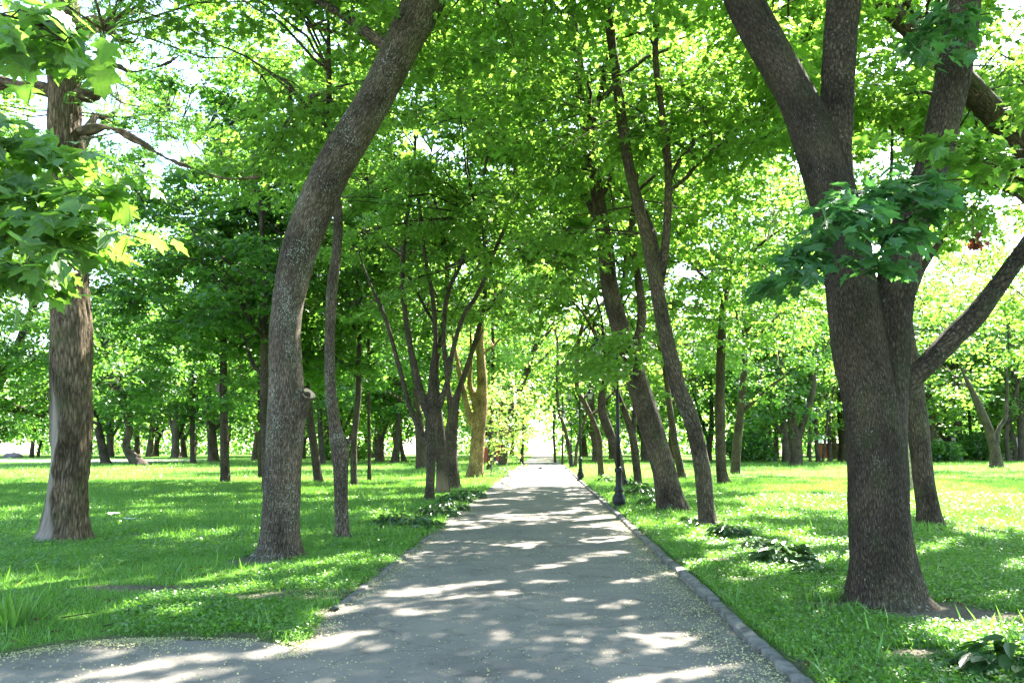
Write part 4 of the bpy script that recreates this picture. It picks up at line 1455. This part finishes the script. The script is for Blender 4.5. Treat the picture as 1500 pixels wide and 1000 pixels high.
# the wood behind them, one mass
mb = MB()
n = 120000
ppx = r.uniform(-350, 1850, n)
m = np.ones(n, bool)
for a_, b_ in GAPS:
    m &= ~((ppx > a_) & (ppx < b_)) | (r.uniform(0, 1, n) < .85)
d = r.uniform(185, 235, n)
x = (ppx - 750) / F * d
top = 17 + 10 * vn2(x * .06, d * .05, 71) + 3 * vn2(x * .25, d * .2, 72)
z = lawn_z(x, d) + r.uniform(0, 1, n) ** 1.15 * top
for a_, b_ in GAPS:
    m &= ~((ppx > a_) & (ppx < b_) & (z < lawn_z(x, d) + 3.2 + 1.2 * vn2(x * .5, d * .5, 74)))
m &= (vn3(x * .25, d * .25, z * .3, 73) > .36)
P = np.stack([x, d, z], -1)[m]
n = len(P)
put_leaves(mb, P, r.normal(0, 1, (n, 3)) + [0, 0, .5], r.normal(0, 1, (n, 3)), r.uniform(.55, 1.1, n), T_FAR)
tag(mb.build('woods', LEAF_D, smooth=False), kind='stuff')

# ------------------------------------------------------------------ lamp posts
def lathe(mb, prof, k=16, c=(0, 0, 0), cap=True):
    th = np.linspace(0, 2 * np.pi, k, endpoint=False)
    v = np.array([[(q[0] * math.cos(t) + c[0], q[0] * math.sin(t) + c[1], q[1] + c[2]) for t in th] for q in prof])
    n = len(prof)
    ix = np.arange(n * k).reshape(n, k)
    f = np.stack([ix[:-1], np.roll(ix[:-1], -1, 1), np.roll(ix[1:], -1, 1), ix[1:]], -1).reshape(-1, 4)
    mb.add(v.reshape(-1, 3), [f, ix[0][::-1][None], ix[-1][None]] if cap else [f])


def make_lamp(loc, label):
    t = thing('street_lamp', loc, label, 'street lamp', 'black lamp posts along the right side of the path')
    b = MB()
    lathe(b, [(.19, 0), (.19, .05), (.15, .08), (.13, .14), (.165, .2), (.17, .3), (.14, .38), (.10, .46), (.12, .5), (.12, .54), (.085, .6), (.08, .95), (.105, 1.0), (.105, 1.05), (.06, 1.12)])
    b.build('base', IRON, t)
    b = MB()
    lathe(b, [(.058, 1.1), (.055, 1.7), (.068, 1.73), (.068, 1.78), (.052, 1.82), (.042, 3.3), (.06, 3.34), (.06, 3.4), (.038, 3.44), (.034, 3.9), (.05, 3.93), (.045, 4.0), (.012, 4.12), (.004, 4.2)])
    b.build('pole', IRON, t)
    for s in (-1, 1):
        b = MB()
        P = np.array([(0, 0, 3.5), (s * .2, 0, 3.42), (s * .4, 0, 3.52), (s * .5, 0, 3.72), (s * .5, 0, 3.86)])
        p, q = smooth_path(P, [.022, .02, .02, .018, .02], 22)
        tube(b, p, q, 8)
        P = np.array([(0, 0, 3.75), (s * .12, 0, 3.68), (s * .2, 0, 3.58), (s * .14, 0, 3.5), (s * .1, 0, 3.56)])
        p, q = smooth_path(P, [.012] * 5, 18)
        tube(b, p, q, 6)
        b.build('arm', IRON, t)
        ln = MB()
        c = (s * .5, 0, 3.86)
        lathe(ln, [(.03, 0), (.07, .03), (.085, .06), (.08, .075)], 6, c)
        for i in range(6):
            a_ = i * math.pi / 3
            e0 = np.array([c[0] + .085 * math.cos(a_), c[1] + .085 * math.sin(a_), c[2] + .06])
            e1 = np.array([c[0] + .142 * math.cos(a_), c[1] + .142 * math.sin(a_), c[2] + .335])
            tube(ln, np.stack([e0, (e0 + e1) / 2, e1]), np.array([.008] * 3), 4)
        lo = ln.build('lantern', IRON, t, smooth=False)
        g = MB()
        lathe(g, [(.07, .065), (.132, .33)], 6, c)
        g.build('glass', MILK, lo, smooth=False)
        g = MB()
        lathe(g, [(.165, .33), (.17, .35), (.14, .42), (.075, .47), (.06, .5), (.065, .53), (.03, .56), (.012, .62)], 12, c)
        g.build('cap', IRON, lo)
    return t


def copy_tree(o, parent=None):
    c = o.copy()
    C.objects.link(c)
    c.parent = parent
    for ch in list(o.children):
        copy_tree(ch, c)
    return c


l1 = gpt(907, 748)
lamp = make_lamp((l1[0], l1[1], .0), 'nearest black twin-lantern lamp post, its top hidden in leaves, before the thick leaning maple')
for (px_, py_), lab in [((850.5, 704), 'second black twin-lantern lamp post beside the sunlit stretch of path'), ((837, 686), 'third and farthest twin-lantern lamp post, small against the bright end of the path')]:
    c = copy_tree(lamp)
    c.location = gpt(px_, py_)
    c['label'] = lab

# ------------------------------------------------------------------ leafy plants on the lawn edges
def plant(px_, py_, rad, h, n, label, name='leafy_plant', leaf=LEAF_P, size=.16, T=T_OVAL):
    b = gpt(px_, py_)
    b[2] = lawn_z(b[0], b[1]) - .01
    t = thing(name, b, label, 'plant', 'broad-leaved plants along the lawn edges')
    r = np.random.default_rng(int(px_ * 7 + py_))
    mb, st = MB(), MB()
    ang = r.uniform(0, 2 * np.pi, n)
    rr = rad * np.sqrt(r.uniform(0, 1, n))
    z = h * (1 - .65 * (rr / rad) ** 2) * r.uniform(.35, 1, n)
    P = np.stack([rr * np.cos(ang), rr * np.sin(ang) * .8, z], -1)
    hd = np.stack([np.cos(ang), np.sin(ang), r.normal(.05, .3, n)], -1) + r.normal(0, .3, (n, 3))
    put_leaves(mb, P, np.array([0, 0, 1.0]) + unit(P) * .4 + r.normal(0, .3, (n, 3)), hd, size * r.uniform(.6, 1.2, n), T)
    for i in range(0, n, 5):
        a_ = np.array([P[i, 0] * .3, P[i, 1] * .3, 0])
        tube(st, np.stack([a_, (a_ + P[i]) / 2 + [0, 0, .03], P[i]]), np.array([.005, .004, .003]), 3, False)
    mb.build('foliage', leaf, t, smooth=False)
    st.build('stem', leaf, t)
    return t


for a_ in [
    (1150, 834, .36, .34, 260, 'largest glossy kerbside plant with sun glinting on its leaves, near the massive maple'),
    (1110, 812, .22, .2, 90, 'small dark low plant just behind the largest glossy kerbside plant'),
    (1188, 848, .2, .16, 60, 'sparse low plant between the largest glossy kerbside plant and the massive maple'),
    (1068, 795, .34, .3, 200, 'dark leafy plant right of the foot of the slender bowing maple'),
    (1016, 772, .3, .24, 120, 'low plant left of the foot of the slender bowing maple'),
    (958, 744, .42, .3, 160, 'dark plant at the left foot of the thick leaning maple'),
    (938, 730, .45, .5, 200, 'taller leafy plant just right of the nearest lamp post'),
    (922, 716, .4, .45, 130, 'leafy plant behind the nearest lamp post at the foot of the curved trunk'),
    (889, 709, .5, .4, 140, 'pale sunlit plant between the nearest lamp post and the bent tan trunk'),
    (578, 771, .4, .3, 200, 'dark plant farthest from the path in the left clump'),
    (612, 774, .45, .26, 200, 'low plant closest to the camera in the left clump beside the path'),
    (636, 757, .5, .32, 240, 'pale-flecked sunlit plant in the middle of the left clump'),
    (658, 748, .45, .3, 200, 'sunlit plant of the left clump hugging the path edge'),
    (670, 737, .5, .35, 180, 'dark plant behind the sunlit ones of the left clump'),
    (690, 729, .5, .3, 140, 'farthest plant of the left clump, below the stout golden trunk'),
    (737, 694, .7, .5, 120, 'low green plant at the foot of the yellow-green sapling'),
]:
    plant(*a_)
plant(1482, 1002, .4, .24, 130, 'plant with long drooping dark leaves in the bottom right corner', size=.17)
b = gpt(22, 918)
t = thing('grass_tuft', (b[0], b[1], lawn_z(b[0], b[1]) - .01), 'tall tuft of coarse grass at the left edge of the lawn by the paving', 'grass tuft')
mb = MB()
k = 90
P = np.stack([rng.normal(0, .1, k), rng.normal(0, .1, k), np.zeros(k)], -1)
hd = np.stack([P[:, 0] * 3.2 + rng.normal(0, .18, k), P[:, 1] * 3.2 + rng.normal(0, .18, k), np.ones(k)], -1)
put_leaves(mb, P, rng.normal(0, 1, (k, 3)) * [1, 1, .1], hd, rng.uniform(.16, .36, k), T_BLADE)
mb.build('foliage', GRASS, t, smooth=False)

# rounded bushes far across the lawns
for px_, py_, rad, h, lab in [(1098, 677, 3.0, 3.6, 'rounded dark bush far across the right lawn'), (1442, 675, 3.2, 3.4, 'clipped green bush left of the pale Y-forked tree'),
                              (1375, 677, 2.6, 2.2, 'low pale bush behind the medium trunk at the lawn edge'), (500, 674, 4, 2.4, 'bluish low bush far across the left lawn')]:
    b = gpt(px_, py_)
    t = thing('bush', b, lab, 'bush')
    mb, st = MB(), MB()
    k = 2600
    q = unit(rng.normal(0, 1, (k, 3))) * (rng.uniform(.2, 1, (k, 1)) ** .5) * [rad, rad, h * .55]
    q *= (.75 + .5 * vn3(q[:, 0] * .8, q[:, 1] * .8, q[:, 2] * .8, 81))[:, None]
    q[:, 2] += h * .5
    q = q[q[:, 2] > .05]
    k = len(q)
    put_leaves(mb, q, rng.normal(0, 1, (k, 3)) + [0, 0, .8], rng.normal(0, 1, (k, 3)), rng.uniform(.2, .45, k), T_FAR)
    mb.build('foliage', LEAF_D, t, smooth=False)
    for i in range(6):
        a_ = rng.uniform(0, 6.28)
        tube(st, np.array([(0, 0, 0), (.4 * math.cos(a_), .4 * math.sin(a_), h * .3), (rad * .5 * math.cos(a_), rad * .5 * math.sin(a_), h * .7)]), np.array([.08, .05, .02]), 5)
    st.build('stem', BARK_D, t, bark=True)

# ------------------------------------------------------------------ small things
def box(mb, lo, hi):
    (a, b, c), (d, e, f) = lo, hi
    v = [(a, b, c), (d, b, c), (d, e, c), (a, e, c), (a, b, f), (d, b, f), (d, e, f), (a, e, f)]
    mb.add(v, np.array([(3, 2, 1, 0), (4, 5, 6, 7), (0, 1, 5, 4), (1, 2, 6, 5), (2, 3, 7, 6), (3, 0, 4, 7)]))


# nest box on its trunk
d = gpt(330, 707)[1]
b = ppt(319.5, 574, d - .1)
t = thing('nest_box', b, 'small grey wooden nest box fixed high on a straight dark trunk', 'nest box')
m_ = MB(); box(m_, (-.085, -.09, 0), (.085, .09, .3)); m_.build('box_body', NESTM, t, smooth=False)
m_ = MB(); m_.add([(-.11, -.14, .31), (.11, -.14, .31), (.11, .12, .37), (-.11, .12, .37), (-.11, -.14, .335), (.11, -.14, .335), (.11, .12, .395), (-.11, .12, .395)], np.array([(3, 2, 1, 0), (4, 5, 6, 7), (0, 1, 5, 4), (1, 2, 6, 5), (2, 3, 7, 6), (3, 0, 4, 7)])); m_.build('roof', NESTM, t, smooth=False)
m_ = MB(); tube(m_, np.array([(0, -.088, .21), (0, -.094, .21)]), np.array([.022, .022]), 12); m_.build('entrance_disc', IRON, t)  # black disc standing for the shaded opening
m_ = MB(); box(m_, (.085, -.02, .1), (.26, .02, .14)); m_.build('bracket', NESTM, t, smooth=False)

# paper scraps on the lawn
for i, (px_, py_, lab) in enumerate([(165, 759, 'crumpled white paper scrap on the grass, the left and larger of two'), (190, 765, 'small white paper scrap on the grass, right of the larger one')]):
    b = gpt(px_, py_)
    X, Y = np.meshgrid(np.linspace(-.13, .13, 9), np.linspace(-.1, .1, 8))
    s = 1.0 - .25 * i
    Zz = .03 + .09 * vn2(X * 14 + i * 9, Y * 14, 91) * s
    ix = np.arange(X.size).reshape(X.shape)
    m_ = MB()
    m_.add(np.stack([X * s, Y * s, Zz], -1), np.stack([ix[:-1, :-1], ix[:-1, 1:], ix[1:, 1:], ix[1:, :-1]], -1).reshape(-1, 4))
    o = m_.build('paper_scrap', PAPER, smooth=False)
    sm = o.modifiers.new('s', 'SOLIDIFY'); sm.thickness = .002
    o.location = (b[0], b[1], lawn_z(b[0], b[1]))
    tag(o, lab, 'paper')

# red kiosk behind the golden trunk
b = gpt(711, 677)
t = thing('kiosk', b, 'small brick-red kiosk with a dark roof behind the stout golden trunk', 'kiosk')
m_ = MB(); box(m_, (-.6, -.6, 0), (1.6, 1.6, 2.2)); m_.build('wall', REDP, t, smooth=False)
m_ = MB(); m_.add([(-.75, -.8, 2.2), (1.8, -.8, 2.2), (1.8, 1.8, 2.2), (-.75, 1.8, 2.2), (.5, .5, 2.8)], [np.array([(3, 2, 1, 0)]), np.array([(0, 1, 4), (1, 2, 4), (2, 3, 4), (3, 0, 4)])]); m_.build('roof', ROOFM, t, smooth=False)
m_ = MB(); box(m_, (.4, -.625, .05), (1.2, -.602, 1.95)); m_.build('door', ROOFM, t, smooth=False)

# white kiosk and far buildings on the right
b = gpt(1226, 672)
t = thing('kiosk', b, 'white far-off kiosk with a red edge, left of the massive maple', 'kiosk')
m_ = MB(); box(m_, (-1.8, 0, 0), (2.2, 3, .9)); box(m_, (-1.8, 0, .9), (-1.5, 3, 2.2)); box(m_, (1.9, 0, .9), (2.2, 3, 2.2)); box(m_, (-1.5, 2.7, .9), (1.9, 3, 2.2)); m_.build('wall', REDP, t, smooth=False)
m_ = MB(); m_.add([(-2.2, -.8, 2.2), (2.6, -.8, 2.2), (2.6, 3.2, 2.2), (-2.2, 3.2, 2.2), (-1.6, 1.2, 3.3), (2.0, 1.2, 3.3)], [np.array([(3, 2, 1, 0), (0, 1, 5, 4), (2, 3, 4, 5)]), np.array([(1, 2, 5), (3, 0, 4)])]); m_.build('roof', WHITEP, t, smooth=False)
b = gpt(1403, 672)
t = thing('park_building', b, 'low far-off building of white and blue-grey panels seen through the right-hand trees', 'building')
m_ = MB(); box(m_, (-2.5, 0, 0), (9, 5, 3)); m_.build('wall', WHITEP, t, smooth=False)
for x0 in (-1.8, 1.2, 4.6):
    m_ = MB(); box(m_, (x0, -.06, .2), (x0 + 1.3, -.003, 2.2)); m_.build('door', BLUEP, t, smooth=False)
m_ = MB(); box(m_, (-2.9, -.6, 3.002), (9.4, 5.4, 3.3)); m_.build('roof', ROOFM, t, smooth=False)

# bench by the far path
b = gpt(757, 679)
t = thing('park_bench', b, 'reddish park bench at the far left edge of the path', 'bench', rz=math.radians(-70))
m_ = MB()
for i in range(4): box(m_, (-.9, -.2 + i * .12, .42), (.9, -.1 + i * .12, .455))
m_.build('seat', BENCHW, t, smooth=False)
m_ = MB()
for i in range(3): box(m_, (-.9, .28 + i * .03, .55 + i * .13), (.9, .31 + i * .03, .65 + i * .13))
m_.build('backrest', BENCHW, t, smooth=False)
for x0 in (-.75, .7):
    m_ = MB(); box(m_, (x0, -.18, 0), (x0 + .05, -.13, .415)); box(m_, (x0, .2, 0), (x0 + .05, .25, .415)); box(m_, (x0, -.13, .37), (x0 + .05, .2, .415)); m_.build('leg', IRON, t, smooth=False)

# dark stone mound by the far road
b = gpt(18, 671)
m_ = MB()
th, ph = np.meshgrid(np.linspace(0, 2 * np.pi, 28, endpoint=False), np.linspace(0, np.pi / 2, 9))
rr = 1 + .35 * (vn3(np.cos(th) * 1.6 + 4, np.sin(th) * 1.6 + 4, ph * 2, 95) - .5)
V = np.stack([1.5 * rr * np.cos(th) * np.cos(ph), 1.2 * rr * np.sin(th) * np.cos(ph), .8 * rr * np.sin(ph) ** .7 - .05], -1)
ix = np.arange(th.size).reshape(th.shape)
m_.add(V.reshape(-1, 3), np.stack([ix[:-1], np.roll(ix[:-1], -1, 1), np.roll(ix[1:], -1, 1), ix[1:]], -1).reshape(-1, 4))
o = m_.build('boulder', ROCKM)
o.location = b
tag(o, 'low dark stone boulder beyond the grey road at the far left', 'boulder')

# pigeon on the far path
b = gpt(791.5, 688)
m_ = MB()
p, q = smooth_path([(-.2, 0, .1), (-.1, 0, .12), (0, 0, .13), (.08, 0, .16), (.12, 0, .21), (.15, 0, .23), (.18, 0, .22)], [.012, .045, .062, .05, .03, .028, .006], 18)
tube(m_, p, q, 10)
for s in (-1, 1):
    tube(m_, np.array([(.0, s * .03, .09), (.01, s * .03, .03), (.0, s * .03, .0), (.03, s * .03, .003)]), np.array([.012, .006, .005, .004]), 5)
o = m_.build('pigeon', FEATHER)
o.location = (b[0], b[1], .006)
tag(o, 'tiny dark pigeon standing on the far path', 'bird')

# a person far off on the left
b = gpt(134, 668.5)
t = thing('person', b, 'far-off person in dark clothes standing beyond the left lawn', 'person', rz=.5)
me = bpy.data.meshes.new('person')
J = [(0, 0, .95), (0, 0, 1.15), (0, 0, 1.38), (0, 0, 1.5), (0, 0, 1.6), (0, -.02, 1.7),
     (-.17, 0, 1.4), (-.25, .02, 1.12), (-.24, -.08, .86), (-.24, -.11, .77), (.17, 0, 1.4), (.27, .02, 1.13), (.22, -.16, .95), (.2, -.24, .95),
     (-.09, 0, .9), (-.1, -.01, .5), (-.11, .02, .08), (-.12, -.12, .03), (.09, 0, .9), (.11, -.03, .5), (.12, .02, .08), (.13, -.12, .03)]
E = [(0, 1), (1, 2), (2, 3), (3, 4), (4, 5), (2, 6), (6, 7), (7, 8), (8, 9), (2, 10), (10, 11), (11, 12), (12, 13), (0, 14), (14, 15), (15, 16), (16, 17), (0, 18), (18, 19), (19, 20), (20, 21)]
RR = [.14, .13, .15, .055, .085, .08, .07, .045, .035, .035, .07, .045, .035, .035, .095, .065, .045, .035, .095, .065, .045, .035]
me.from_pydata(J, E, [])
o = link('body', me, [CLOTH_D], t)
sk = o.modifiers.new('skin', 'SKIN')
for v, r_ in zip(me.skin_vertices[0].data, RR):
    v.radius = (r_, r_ * .8)
me.skin_vertices[0].data[0].use_root = True
ss = o.modifiers.new('sub', 'SUBSURF'); ss.levels = ss.render_levels = 1
m_ = MB(); lathe(m_, [(.03, 1.56), (.075, 1.6), (.085, 1.66), (.07, 1.72), (.02, 1.755)], 12, (0, -.045, .0)); m_.build('face', SKINM, t)
m_ = MB(); lathe(m_, [(.05, 1.6), (.1, 1.66), (.1, 1.72), (.07, 1.77), (.02, 1.79)], 12, (0, .01, 0)); m_.build('hair', HAIRM, t)

print('polys', sum(len(o.data.polygons) for o in sc.objects if o.type == 'MESH'), 'objs', len(sc.objects))
